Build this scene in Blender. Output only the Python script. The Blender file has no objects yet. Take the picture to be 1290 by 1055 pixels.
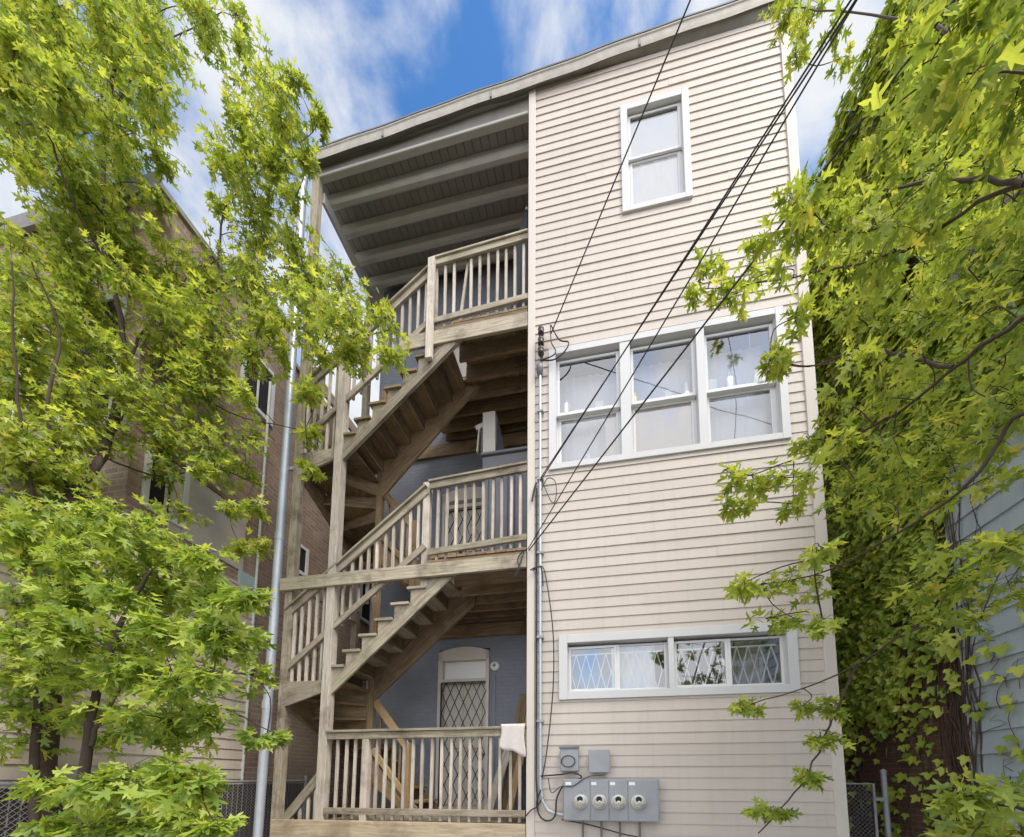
import bpy, bmesh, math, random
import numpy as np
from mathutils import Vector, Matrix
random.seed(11)
RNG = np.random.default_rng(7)
scene = bpy.context.scene
COL = scene.collection
PI = math.pi
EXPO = 0.56
MAPLE_TALL = [(-7.15,-2.0,11.16,0.27,12),(-7.44,-1.89,11.71,0.25,12),(-7.67,-1.46,12.65,0.27,12),(-6.75,-1.9,11.3,0.26,12),(-5.77,-2.02,10.65,0.26,12),(-7.12,-1.37,12.65,0.28,12),(-6.56,-1.21,13.02,0.34,12),(-5.88,-1.55,11.69,0.3,12),(-5.39,-1.31,12.17,0.31,12),(-5.28,-1.38,11.91,0.33,12),(-5.5,-0.79,13.48,0.19,6),(-5.56,-2.65,8.63,0.19,12),(-5.24,-2.73,8.32,0.17,12),(-7.03,-1.69,11.38,0.27,12),(-6.79,-1.83,10.84,0.23,12),(-6.64,-1.42,11.9,0.31,12),(-5.95,-1.8,10.77,0.24,12),(-5.44,-1.7,10.76,0.28,12),(-6.66,-1.01,12.78,0.32,12),(-4.71,-1.26,11.43,0.15,5),(-7.01,-2.0,10.12,0.27,12),(-5.33,-2.7,7.94,0.2,12),(-5.93,-2.15,9.33,0.22,12),(-5.91,-2.23,9.23,0.21,12),(-6.47,-1.52,10.94,0.26,12),(-7.05,-1.28,11.6,0.29,12),(-6.09,-1.38,11.03,0.29,12),(-5.2,-1.87,9.75,0.25,12),(-4.7,-0.97,11.35,0.31,7),(-4.34,-1.16,10.95,0.27,7),(-3.41,-1.61,9.59,0.14,5),(-7.66,-1.67,10.36,0.27,12),(-6.51,-2.15,9.1,0.22,12),(-6.28,-1.98,9.4,0.27,12),(-7.4,-1.42,10.86,0.28,12),(-5.54,-1.96,9.11,0.27,12),(-6.01,-1.67,9.86,0.28,12),(-6.3,-1.15,11.05,0.22,9),(-4.53,-1.36,9.97,0.24,7),(-4.46,-1.35,9.99,0.23,7),(-3.64,-1.61,9.26,0.27,11),(-4.06,-1.19,10.17,0.32,11),(-3.4,-1.3,9.76,0.12,5),(-6.29,-2.14,8.46,0.24,12),(-7.49,-1.63,9.85,0.28,12),(-5.89,-1.99,8.6,0.24,12),(-6.79,-1.58,9.69,0.26,12),(-6.68,-1.21,10.33,0.31,12),(-6.43,-1.33,10.06,0.32,12),(-5.37,-1.55,9.33,0.19,9),(-4.67,-1.32,9.51,0.22,8),(-5.06,-1.12,10.13,0.24,8),(-4.15,-1.24,9.58,0.28,12),(-4.24,-1.12,9.75,0.33,12),(-3.51,-1.31,9.21,0.14,5),(-6.19,-1.77,8.68,0.28,12),(-6.32,-1.73,8.69,0.25,12),(-6.37,-1.37,9.34,0.33,12),(-6.7,-1.17,9.72,0.32,12),(-5.92,-1.24,9.45,0.19,7),(-5.61,-0.72,10.25,0.2,5),(-4.9,-0.77,10.05,0.32,10),(-4.63,-0.96,9.54,0.33,10),(-3.85,-1.12,9.06,0.15,5),(-7.33,-1.72,8.44,0.21,8),(-6.62,-1.61,8.33,0.28,12),(-6.39,-1.72,8.1,0.27,12),(-6.07,-1.51,8.51,0.29,12),(-6.24,-1.43,8.56,0.31,12),(-5.53,-1.41,8.46,0.14,5),(-4.71,-0.83,9.21,0.25,7),(-4.85,-0.7,9.38,0.27,7),(-4.05,-0.91,8.85,0.19,7),(-7.01,-1.76,7.73,0.26,12),(-6.28,-2.06,7.13,0.23,12),(-6.83,-1.45,8.23,0.28,12),(-6.39,-1.62,7.72,0.28,12),(-5.65,-1.63,7.6,0.28,12),(-6.5,-1.17,8.47,0.34,12),(-5.85,-1.13,8.29,0.3,12),(-5.73,-1.16,8.38,0.34,12),(-5.54,-0.84,8.76,0.36,12),(-5.81,-0.69,9.0,0.36,12),(-4.6,-0.97,8.36,0.34,12),(-4.91,-0.76,8.73,0.37,12),(-4.0,-0.77,8.53,0.37,12),(-4.05,-0.65,8.59,0.33,12),(-3.5,-0.74,8.36,0.28,10),(-6.95,-1.76,7.2,0.29,12),(-5.99,-2.14,6.46,0.22,12),(-6.67,-1.54,7.48,0.28,12),(-5.82,-1.95,6.66,0.26,12),(-6.77,-1.04,8.1,0.32,12),(-6.35,-1.22,7.67,0.3,12),(-5.4,-1.31,7.49,0.31,12),(-5.89,-0.95,7.99,0.34,12),(-4.95,-1.12,7.62,0.34,12),(-5.29,-0.93,7.96,0.33,12),(-4.69,-0.77,7.95,0.36,12),(-4.04,-1.25,7.27,0.29,12),(-3.81,-0.87,7.58,0.34,12),(-3.52,-1.07,7.41,0.34,12),(-2.91,-1.27,6.84,0.32,12),(-3.02,-1.15,7.03,0.33,12),(-2.79,-0.7,7.65,0.23,9),(-6.06,-2.1,6.08,0.23,12),(-6.31,-2.01,6.21,0.25,12),(-6.83,-1.37,7.07,0.3,12),(-6.51,-1.52,6.85,0.28,12),(-5.67,-1.63,6.64,0.25,12),(-6.67,-1.0,7.5,0.3,12),(-5.78,-0.98,7.37,0.33,12),(-5.86,-1.05,7.39,0.3,12),(-5.09,-1.04,7.12,0.31,12),(-5.0,-1.12,7.13,0.31,12),(-4.3,-1.14,6.9,0.23,9),(-3.97,-1.04,6.96,0.18,5),(-3.42,-0.96,6.94,0.16,5),(-2.92,-1.1,6.67,0.2,9),(-2.38,-1.16,6.49,0.17,6),(-6.25,-1.93,5.88,0.24,12),(-6.36,-1.93,5.83,0.26,12),(-5.81,-1.86,5.82,0.28,12),(-6.5,-1.49,6.29,0.26,12),(-5.51,-1.6,6.09,0.25,12),(-6.12,-1.22,6.6,0.3,12),(-5.37,-1.35,6.25,0.3,12),(-6.37,-0.73,7.23,0.32,12),(-5.26,-1.02,6.71,0.32,12),(-5.17,-1.09,6.66,0.35,12),(-4.35,-1.18,6.32,0.18,6),(-3.36,-1.25,6.06,0.13,5),(-3.82,-0.63,6.82,0.11,5),(-5.54,-2.25,4.91,0.23,12),(-6.12,-1.97,5.23,0.27,12),(-5.93,-1.74,5.41,0.25,12),(-5.67,-1.89,5.33,0.27,12),(-6.44,-1.07,6.24,0.26,7),(-5.71,-1.52,5.65,0.25,7),(-5.46,-1.22,5.84,0.28,12),(-5.4,-1.23,5.88,0.29,12),(-5.04,-1.0,5.97,0.33,12),(-5.43,-0.65,6.37,0.37,12),(-4.45,-0.99,5.94,0.21,6),(-3.75,-0.77,6.03,0.2,5),(-6.03,-2.03,4.89,0.23,12),(-5.85,-2.07,4.8,0.22,12),(-6.48,-1.49,5.44,0.25,11),(-5.62,-1.94,4.8,0.26,11),(-5.73,-0.95,5.72,0.2,6),(-4.84,-1.09,5.47,0.25,10),(-4.63,-0.82,5.67,0.17,5),(-3.64,-0.83,5.52,0.11,5),(-5.53,-2.23,4.13,0.22,12),(-5.96,-2.02,4.35,0.26,12),(-6.0,-1.65,4.65,0.25,12),(-6.37,-1.52,4.88,0.31,12),(-5.34,-1.74,4.52,0.19,9),(-5.3,-1.07,5.01,0.16,5),(-4.65,-0.97,5.01,0.15,5),(-4.13,-1.1,4.84,0.16,5),(-4.43,-0.75,4.59,0.17,5),(-4.67,-0.76,4.61,0.14,5)]
MAPLE_YOUNG = [(-4.81,-2.5,3.67,0.19,12),(-6.36,-1.8,4.34,0.28,12),(-5.27,-1.98,4.14,0.22,12),(-5.1,-2.09,4.07,0.23,12),(-4.27,-2.28,3.82,0.21,12),(-4.43,-2.12,3.94,0.26,12),(-4.56,-1.78,4.17,0.17,7),(-5.58,-2.11,3.79,0.24,12),(-5.96,-1.95,3.94,0.23,12),(-4.12,-2.6,3.32,0.2,12),(-5.41,-1.91,3.82,0.24,12),(-4.84,-1.91,3.79,0.26,12),(-5.14,-1.65,3.98,0.29,12),(-4.26,-1.89,3.82,0.25,12),(-4.56,-1.71,3.85,0.27,12),(-3.37,-2.27,3.47,0.17,8),(-3.62,-1.98,3.61,0.2,8),(-5.36,-2.24,3.27,0.23,12),(-6.13,-1.84,3.49,0.24,12),(-4.58,-2.33,3.16,0.23,12),(-4.22,-2.5,3.04,0.19,12),(-3.54,-2.62,2.92,0.2,12),(-4.88,-1.83,3.46,0.26,12),(-4.61,-1.61,3.56,0.28,12),(-4.74,-1.54,3.65,0.26,12),(-3.49,-2.02,3.28,0.23,12),(-3.53,-1.99,3.24,0.26,12),(-2.43,-2.63,2.86,0.13,7),(-5.01,-2.32,2.84,0.23,12),(-4.82,-2.43,2.77,0.21,12),(-4.09,-2.58,2.73,0.18,12),(-4.15,-2.52,2.77,0.21,12),(-4.77,-1.82,2.99,0.27,12),(-5.11,-1.59,3.12,0.31,12),(-3.21,-2.58,2.69,0.18,12),(-3.62,-2.25,2.77,0.23,12),(-2.72,-2.6,2.6,0.19,12),(-2.76,-2.56,2.63,0.2,12),(-2.94,-2.11,2.81,0.12,6),(-5.89,-1.86,2.69,0.24,12),(-5.32,-2.17,2.52,0.25,12),(-4.57,-2.28,2.49,0.23,12),(-5.34,-1.83,2.67,0.25,12),(-4.85,-1.77,2.7,0.26,12),(-3.76,-2.44,2.45,0.2,12),(-3.1,-2.59,2.29,0.19,12),(-3.5,-2.28,2.48,0.21,12),(-3.77,-1.81,2.55,0.19,7),(-2.64,-2.68,2.3,0.14,7),(-2.88,-2.13,2.45,0.13,5),(-5.39,-2.1,2.24,0.22,12),(-6.27,-1.64,2.29,0.25,12),(-4.69,-2.15,2.17,0.2,6),(-5.52,-1.69,2.25,0.21,6),(-3.64,-2.48,2.09,0.19,7),(-4.75,-1.76,2.25,0.25,7),(-4.09,-1.82,2.25,0.27,12),(-3.66,-2.12,2.09,0.22,12),(-3.3,-2.12,2.13,0.16,10),(-2.97,-1.8,1.96,0.08,5),(-2.76,-2.16,1.92,0.05,5),(-5.55,-2.08,1.93,0.22,7),(-6.04,-1.84,2.04,0.24,7),(-5.07,-1.64,2.01,0.18,7),(-3.94,-2.04,1.95,0.16,6),(-3.61,-2.85,1.57,0.08,5),(-3.22,-2.91,1.56,0.13,6),(-3.65,-2.63,1.56,0.17,6),(-3.1,-2.76,1.59,0.18,12),(-3.9,-2.27,1.57,0.23,12),(-2.44,-2.99,1.58,0.16,12),(-3.25,-2.39,1.61,0.21,12),(-2.27,-2.96,1.58,0.08,6),(-3.66,-2.76,1.28,0.11,5),(-3.41,-2.7,1.26,0.2,12),(-4.11,-2.24,1.23,0.21,12),(-3.76,-2.25,1.22,0.23,12),(-3.25,-2.58,1.23,0.19,12),(-2.86,-2.56,1.3,0.19,12),(-2.83,-2.6,1.3,0.19,12),(-2.16,-2.95,1.33,0.08,5)]
MAPLE_SWEEP = [(2.01,-0.92,10.2,0.13,5),(2.12,-1.03,9.88,0.14,5),(2.21,-1.21,9.42,0.11,5),(2.03,-0.96,9.78,0.1,5),(2.01,-1.33,8.92,0.1,5),(2.24,-1.4,8.68,0.09,5),(2.59,-0.96,9.21,0.07,5),(2.1,-1.04,9.22,0.06,5),(1.99,-2.45,6.36,0.15,5),(1.43,-3.31,4.56,0.12,10),(2.24,-2.51,6.17,0.19,10),(2.36,-2.56,5.94,0.18,11),(1.78,-3.1,4.89,0.14,11),(1.81,-2.7,5.5,0.09,4),(1.43,-3.34,4.27,0.09,4),(1.48,-3.25,4.43,0.1,4),(1.94,-2.95,4.93,0.14,4),(1.99,-2.91,4.96,0.15,4),(1.44,-2.88,4.96,0.08,4),(2.41,-2.28,5.83,0.15,4),(2.34,-2.37,5.7,0.13,4),(2.07,-2.79,4.9,0.14,4),(2.39,-2.5,5.38,0.15,4),(2.04,-2.18,5.81,0.15,4),(2.37,-2.12,5.86,0.19,4),(2.04,-2.49,5.22,0.14,4),(2.28,-2.47,5.23,0.17,4),(2.52,-2.23,5.54,0.18,4),(2.31,-2.56,4.99,0.19,4),(2.83,-2.08,5.79,0.21,4),(1.28,-2.33,5.49,0.06,5),(1.3,-2.47,5.24,0.11,5),(1.77,-2.04,5.85,0.15,6),(2.08,-1.96,5.85,0.19,4),(2.01,-2.08,5.72,0.2,4),(2.3,-2.09,5.61,0.23,4),(2.28,-2.14,5.48,0.2,4),(3.05,-1.63,6.24,0.23,4),(3.19,-1.47,6.43,0.28,4),(2.97,-1.91,5.75,0.24,4),(2.57,-2.29,5.16,0.2,4),(1.17,-2.25,5.4,0.11,5),(1.31,-2.29,5.31,0.13,7),(1.54,-2.3,5.21,0.22,7),(1.61,-2.22,5.37,0.22,7),(1.94,-2.12,5.45,0.22,4),(1.86,-2.27,5.21,0.2,4),(2.58,-1.7,5.87,0.26,4),(2.24,-2.09,5.34,0.2,4),(2.66,-1.94,5.46,0.21,4),(2.93,-1.68,5.82,0.22,4),(3.47,-1.36,6.17,0.28,4),(2.93,-1.94,5.42,0.22,4),(0.95,-1.49,6.26,0.1,5),(1.17,-1.42,6.31,0.11,5),(1.38,-1.43,6.25,0.14,5),(1.5,-1.71,5.81,0.14,6),(2.19,-1.23,6.39,0.32,7),(1.92,-1.58,5.87,0.25,7),(1.95,-2.0,5.25,0.24,7),(2.36,-1.48,5.94,0.25,4),(2.68,-1.49,5.83,0.27,4),(2.45,-1.81,5.47,0.22,4),(3.11,-1.38,5.96,0.24,4),(3.03,-1.46,5.81,0.26,4),(3.4,-1.42,5.77,0.24,4),(3.41,-1.43,5.74,0.28,4),(0.9,-1.29,6.31,0.08,5),(1.04,-1.59,5.86,0.09,5),(1.21,-1.57,5.85,0.09,5),(1.29,-2.29,4.64,0.07,5),(1.73,-2.04,4.89,0.16,4),(2.23,-1.26,5.78,0.21,4),(2.09,-1.92,4.97,0.2,4),(2.16,-1.85,5.01,0.25,4),(2.66,-1.58,5.24,0.23,4),(2.74,-1.45,5.42,0.23,4),(3.2,-1.34,5.48,0.25,4),(2.55,-2.01,4.72,0.23,4),(2.61,-2.17,4.51,0.14,4),(1.16,-2.21,4.45,0.05,5),(1.32,-2.01,4.64,0.05,5),(1.64,-2.2,4.36,0.17,4),(2.49,-1.47,5.01,0.24,4),(1.96,-2.15,4.4,0.21,4),(2.77,-1.54,4.88,0.2,4),(2.92,-1.38,5.07,0.2,4),(2.77,-1.87,4.49,0.22,4),(2.68,-2.01,4.42,0.22,4),(1.62,-2.08,4.2,0.13,4),(2.26,-1.57,4.65,0.27,4),(2.28,-1.52,4.65,0.24,4),(2.41,-1.78,4.36,0.26,4),(2.5,-1.66,4.48,0.24,4),(2.65,-1.86,4.28,0.23,4),(2.35,-2.23,3.93,0.19,4),(2.51,-2.21,3.87,0.19,4),(2.51,-2.2,3.87,0.19,4),(1.48,-1.96,4.04,0.08,5),(1.55,-2.2,3.8,0.15,5),(2.1,-1.85,4.09,0.22,4),(1.93,-2.01,3.88,0.22,4),(2.28,-1.95,3.88,0.23,4),(2.38,-1.85,3.99,0.23,4),(2.62,-1.87,3.94,0.2,4),(2.53,-1.99,3.83,0.18,4),(0.95,-2.02,3.78,0.08,5),(1.05,-2.09,3.71,0.08,5),(1.22,-2.12,3.66,0.11,5),(1.37,-2.17,3.6,0.12,5),(1.97,-1.51,4.03,0.29,7),(1.96,-1.58,4.04,0.27,7),(2.06,-1.88,3.78,0.21,4),(2.11,-1.83,3.73,0.22,4),(2.4,-1.81,3.71,0.17,4),(2.68,-1.45,4.02,0.19,4),(2.51,-2.03,3.56,0.13,4),(0.96,-1.8,3.73,0.07,5),(1.16,-1.64,3.83,0.09,5),(1.59,-1.47,3.9,0.1,5),(1.85,-1.6,3.77,0.16,4),(2.13,-1.73,3.67,0.22,4),(1.95,-1.96,3.5,0.19,4),(2.23,-1.96,3.45,0.14,4),(1.19,-2.53,2.89,0.06,5),(1.79,-2.57,2.8,0.1,5),(1.86,-2.72,2.7,0.12,7),(2.93,-1.7,3.23,0.16,7),(0.84,-2.38,2.79,0.06,5),(1.23,-1.66,3.13,0.1,5),(1.51,-1.5,3.19,0.11,5),(1.76,-1.41,3.21,0.14,5),(1.9,-2.23,2.77,0.12,5),(1.95,-2.44,2.66,0.11,6),(3.13,-1.36,3.12,0.22,10),(1.23,-1.71,2.82,0.08,5),(1.45,-1.67,2.82,0.09,5),(1.39,-2.15,2.62,0.07,5),(1.89,-2.29,2.52,0.11,5),(2.69,-1.64,2.75,0.15,5),(1.07,-1.52,2.18,0.08,5),(1.25,-1.32,2.21,0.07,5),(1.61,-1.35,2.19,0.06,5),(1.78,-1.41,2.17,0.1,5),(1.84,-1.46,2.16,0.08,5),(1.77,-1.41,1.92,0.08,5),(1.68,-1.41,1.92,0.06,5),(1.63,-1.31,1.63,0.06,5),(1.59,-1.44,1.63,0.06,5),(1.41,-1.35,1.34,0.05,5),(1.22,-1.45,1.35,0.06,5),(1.32,-1.39,1.34,0.06,5),(1.62,-2.66,1.51,0.08,5),(1.75,-2.65,1.51,0.1,6),(2.09,-2.4,1.5,0.13,7),(1.9,-2.34,1.33,0.09,5),(1.91,-2.5,1.35,0.12,6),(1.96,-2.58,1.36,0.1,5)]
LIMBS_TALL = [([(-5.417,-1.828,0.086),(-5.644,-1.768,1.762),(-5.822,-1.728,3.131),(-5.686,-1.828,4.135),(-5.749,-1.788,4.673)],0.075,0.05),([(-5.749,-1.788,4.673),(-5.725,-1.588,5.317),(-5.812,-1.447,6.244),(-5.824,-1.407,6.614)],0.045,0.034),([(-5.824,-1.407,6.614),(-5.894,-1.468,7.324),(-6.012,-1.594,7.954),(-6.058,-1.64,8.571),(-6.121,-1.682,9.912),(-6.094,-1.664,11.04),(-6.105,-1.696,12.112)],0.03,0.016),([(-5.824,-1.407,6.614),(-5.903,-1.235,7.401),(-5.846,-1.064,7.946),(-5.667,-0.942,8.723)],0.018,0.007),([(-5.784,-1.497,5.715),(-5.843,-1.285,6.479),(-5.844,-1.073,7.119),(-5.59,-0.911,7.6),(-5.065,-0.818,7.754),(-4.147,-0.725,7.774),(-3.333,-0.663,7.523),(-2.713,-0.632,7.549)],0.026,0.006),([(-6.015,-1.599,7.948),(-5.94,-1.964,8.206),(-5.83,-2.238,8.495),(-5.533,-2.562,7.903)],0.014,0.006),([(-6.058,-1.64,8.571),(-5.928,-1.889,8.44),(-5.809,-2.188,8.484)],0.012,0.005),([(-5.29,-0.88,8.849),(-5.24,-0.88,9.742),(-4.72,-0.849,10.238),(-4.274,-0.818,10.823)],0.014,0.006),([(-5.667,-0.942,8.723),(-5.29,-0.88,8.849)],0.014,0.012),([(-5.59,-0.911,7.6),(-5.56,-0.88,8.217),(-5.009,-0.818,8.591),(-4.067,-0.725,8.423)],0.01,0.005),([(-5.749,-1.788,4.673),(-5.687,-2.052,5.39),(-5.695,-2.039,6.332),(-5.711,-2.276,6.849)],0.02,0.007),([(-5.878,-1.728,3.49),(-5.68,-2.09,4.473),(-5.61,-2.314,5.446),(-5.546,-2.463,6.526)],0.02,0.006),([(-5.725,-1.588,5.317),(-5.61,-1.104,5.456),(-5.054,-0.88,5.678),(-4.49,-0.818,5.427)],0.012,0.005),([(-6.121,-1.682,9.912),(-6.195,-1.228,12.068),(-5.548,-0.942,13.127)],0.012,0.005),([(-5.844,-1.073,7.119),(-4.954,-0.818,6.528),(-3.792,-0.663,6.198)],0.01,0.004)]
LIMBS_YOUNG = [([(-4.546,-2.1,0.249),(-4.592,-2.1,1.6),(-4.558,-2.1,2.316),(-4.375,-2.1,2.973),(-4.079,-2.1,3.478)],0.05,0.012),([(-4.543,-2.1,1.883),(-4.461,-2.1,2.132),(-4.293,-2.0,2.552),(-3.845,-1.9,2.94),(-3.459,-1.8,3.268)],0.02,0.006),([(-5.15,-2.0,0.17),(-5.383,-2.0,1.903),(-5.081,-2.2,2.681),(-5.119,-2.2,3.52)],0.045,0.012),([(-4.592,-2.1,1.6),(-3.815,-2.3,1.664),(-3.002,-2.5,1.543),(-2.727,-2.5,1.489)],0.014,0.005),([(-4.575,-2.1,1.046),(-3.692,-2.4,1.297),(-2.908,-2.6,1.277)],0.014,0.005),([(-4.293,-2.0,2.552),(-3.607,-1.9,2.325),(-2.97,-1.8,1.994)],0.01,0.004),([(-5.081,-2.2,2.681),(-5.251,-2.3,3.175)],0.012,0.005)]
LIMBS_SWEEP = [([(1.632,-3.6,1.034),(1.624,-3.6,1.753),(1.783,-3.5,2.675),(1.777,-3.5,3.469)],0.11,0.06),([(1.783,-3.5,2.675),(2.155,-3.0,3.887),(2.4,-2.5,4.969),(2.319,-2.1,5.367),(2.171,-1.9,5.495),(1.698,-1.5,5.991),(0.971,-1.25,6.398)],0.017,0.004),([(1.777,-3.5,3.469),(2.105,-3.0,4.717),(2.032,-2.8,5.371),(2.384,-1.8,7.825),(2.028,-1.2,9.503)],0.017,0.004),([(2.418,-2.4,4.245),(2.303,-2.2,4.254),(2.099,-1.9,4.211),(1.791,-1.6,4.255),(1.227,-1.3,4.303)],0.014,0.004),([(1.798,-3.5,2.527),(2.357,-2.8,3.812),(2.418,-2.4,4.245)],0.018,0.014),([(1.787,-3.5,2.201),(2.217,-2.9,3.018),(2.261,-2.5,3.569),(2.185,-2.3,3.376),(2.057,-2.0,3.299),(1.725,-1.6,3.217),(1.211,-1.4,3.232)],0.016,0.004),([(1.624,-3.6,1.753),(2.106,-2.9,2.529),(2.09,-2.6,2.753),(2.006,-2.3,2.705),(2.001,-2.0,2.586),(1.756,-1.6,2.386),(1.1,-1.4,2.177)],0.016,0.004),([(1.866,-1.65,2.44),(1.794,-1.5,2.157),(1.713,-1.4,1.855),(1.508,-1.35,1.471),(1.222,-1.35,1.145)],0.011,0.005),([(1.628,-3.6,1.379),(1.871,-3.0,1.392),(1.872,-2.7,1.456),(1.788,-2.4,1.494)],0.013,0.004),([(2.4,-2.5,4.969),(2.239,-2.2,5.562),(2.096,-1.8,6.207),(1.793,-1.4,6.905)],0.014,0.004),([(2.255,-2.15,4.255),(2.001,-1.8,4.861),(1.834,-1.5,5.111),(1.55,-1.3,5.385)],0.012,0.004)]
WIRES = [((-0.669, -0.06, 7.771), (7.053, -8.26, 13.167)), ((-0.826, -0.06, 5.578), (6.661, -8.188, 8.138)), ((-0.826, -0.06, 5.613), (6.855, -8.028, 8.375)), ((-0.988, -0.05, 4.641), (7.435, -7.89, 10.975)), ((-0.977, -0.05, 4.618), (8.667, -8.21, 9.565))]
CLOUDS = [(-0.4562, 0.2978, 0.8386, 0.16, 1.0), (-0.3752, 0.2992, 0.8773, 0.15, 0.75), (-0.3003, 0.3184, 0.8991, 0.11, 0.55), (-0.1958, 0.3258, 0.9249, 0.1, 0.7), (-0.4932, 0.3205, 0.8087, 0.1, 0.7), (-0.0272, 0.3774, 0.9257, 0.1, 0.9), (0.0486, 0.3941, 0.9178, 0.12, 1.0), (0.1212, 0.3918, 0.912, 0.12, 1.0), (0.2702, 0.4254, 0.8637, 0.12, 1.0), (0.3071, 0.418, 0.855, 0.12, 0.9), (0.2547, 0.4489, 0.8565, 0.07, 0.7), (-0.3238, 0.373, 0.8695, 0.035, 0.7), (-0.4419, 0.5542, 0.7054, 0.3, 1.2), (-0.5631, 0.3706, 0.7386, 0.2, 1.0), (-0.6785, 0.2958, 0.6724, 0.25, 1.0), (-0.554, 0.256, 0.7921, 0.25, 1.1)]
CAM_ROT = [[0.9862915, 0.015508, 0.1642822], [0.1650125, -0.0926922, -0.9819262], [0.0, 0.995574, -0.0939805]]

# ------------------------------------------------------------------ materials
def new_mat(name):
    m = bpy.data.materials.new(name); m.use_nodes = True
    nt = m.node_tree; nt.nodes.clear()
    out = nt.nodes.new('ShaderNodeOutputMaterial')
    return m, nt, out
def nd(nt, t, **kw):
    n = nt.nodes.new(t)
    for k, v in kw.items():
        if k.startswith('i_'):
            key = k[2:]
            n.inputs[int(key) if key.isdigit() else key.replace('_', ' ')].default_value = v
        else: setattr(n, k, v)
    return n
def ramp(nt, fac, stops):
    r = nt.nodes.new('ShaderNodeValToRGB'); el = r.color_ramp.elements
    while len(el) < len(stops): el.new(0.5)
    for e, (p, c) in zip(el, stops): e.position = p; e.color = (*c, 1) if len(c) == 3 else c
    nt.links.new(fac, r.inputs[0]); return r.outputs[0]
def coords(nt, kind='Object', scale=(1, 1, 1), rnd=True):
    tc = nt.nodes.new('ShaderNodeTexCoord'); v = tc.outputs[kind]
    mp = nt.nodes.new('ShaderNodeMapping'); mp.inputs['Scale'].default_value = scale
    nt.links.new(v, mp.inputs[0])
    if rnd:
        oi = nt.nodes.new('ShaderNodeObjectInfo')
        mm = nd(nt, 'ShaderNodeMath', operation='MULTIPLY'); mm.inputs[1].default_value = 37.0
        nt.links.new(oi.outputs['Random'], mm.inputs[0]); nt.links.new(mm.outputs[0], mp.inputs['Location'])
    return mp.outputs[0]
def noise(nt, vec, scale, detail=4, rough=.55, dist=0):
    n = nd(nt, 'ShaderNodeTexNoise'); n.inputs['Scale'].default_value = scale
    n.inputs['Detail'].default_value = detail; n.inputs['Roughness'].default_value = rough
    n.inputs['Distortion'].default_value = dist
    nt.links.new(vec, n.inputs['Vector']); return n.outputs[0]
def mixc(nt, fac, a, b, mode='MIX'):
    m = nd(nt, 'ShaderNodeMix', data_type='RGBA', blend_type=mode)
    for sock, v in ((m.inputs[0], fac), (m.inputs[6], a), (m.inputs[7], b)):
        if hasattr(v, 'is_linked'): nt.links.new(v, sock)
        elif isinstance(v, (int, float)): sock.default_value = v
        else: sock.default_value = (*v, 1)
    return m.outputs[2]
def bump(nt, h, strength=.3, dist=.01):
    b = nd(nt, 'ShaderNodeBump'); b.inputs['Strength'].default_value = strength; b.inputs['Distance'].default_value = dist
    nt.links.new(h, b.inputs['Height']); return b.outputs[0]
def principled(nt, out, color, rough=.6, metal=0, normal=None, spec=.5):
    p = nd(nt, 'ShaderNodeBsdfPrincipled')
    if hasattr(color, 'is_linked'): nt.links.new(color, p.inputs['Base Color'])
    else: p.inputs['Base Color'].default_value = (*color, 1)
    if hasattr(rough, 'is_linked'): nt.links.new(rough, p.inputs['Roughness'])
    else: p.inputs['Roughness'].default_value = rough
    p.inputs['Metallic'].default_value = metal
    p.inputs['Specular IOR Level'].default_value = spec
    if normal is not None: nt.links.new(normal, p.inputs['Normal'])
    nt.links.new(p.outputs[0], out.inputs[0]); return p
def plain(name, color, rough=.6, metal=0, var=.15, scale=6, spec=.4):
    m, nt, out = new_mat(name)
    v = coords(nt); f = noise(nt, v, scale, 5, .6)
    f2 = noise(nt, v, scale*9, 3, .6)
    c = mixc(nt, f, tuple(x*(1-var) for x in color), tuple(min(1, x*(1+var)) for x in color))
    principled(nt, out, c, rough, metal, bump(nt, f2, .12, .004), spec)
    return m
def wood(name, dark, mid, light, grime=.5, green=.25):
    m, nt, out = new_mat(name)
    uv = coords(nt, 'UV', (1.6, 26, 1))
    g = noise(nt, uv, 1.6, 7, .62, .8)
    uv2 = coords(nt, 'UV', (.9, 4.5, 1)); k = noise(nt, uv2, 2.2, 4, .6, 1.5)
    ob = coords(nt, 'Object', (1, 1, 1)); st = noise(nt, ob, 2.3, 5, .65)
    fine = coords(nt, 'UV', (5, 130, 1)); fg = noise(nt, fine, 2.0, 3, .6)
    c = ramp(nt, g, [(.25, dark), (.47, mid), (.75, light)])
    c = mixc(nt, ramp(nt, k, [(.55, (0, 0, 0)), (.75, (1, 1, 1))]), c, tuple(a*.75 for a in mid))
    c = mixc(nt, ramp(nt, st, [(.5, (0, 0, 0)), (.72, (grime,)*3)]), c, tuple(a*.5 for a in dark))
    c = mixc(nt, ramp(nt, noise(nt, ob, 1.1, 3), [(.45, (0, 0, 0)), (.7, (green,)*3)]), c, (light[0]*.72, light[1]*.86, light[2]*.66))
    oi = nt.nodes.new('ShaderNodeObjectInfo')
    hs = nd(nt, 'ShaderNodeHueSaturation'); nt.links.new(c, hs.inputs['Color'])
    mr = nd(nt, 'ShaderNodeMapRange'); mr.inputs[3].default_value = .78; mr.inputs[4].default_value = 1.18
    nt.links.new(oi.outputs['Random'], mr.inputs[0]); nt.links.new(mr.outputs[0], hs.inputs['Value'])
    principled(nt, out, hs.outputs[0], .8, 0, bump(nt, mixc(nt, .5, g, fg), .55, .006), .25)
    return m
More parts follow.
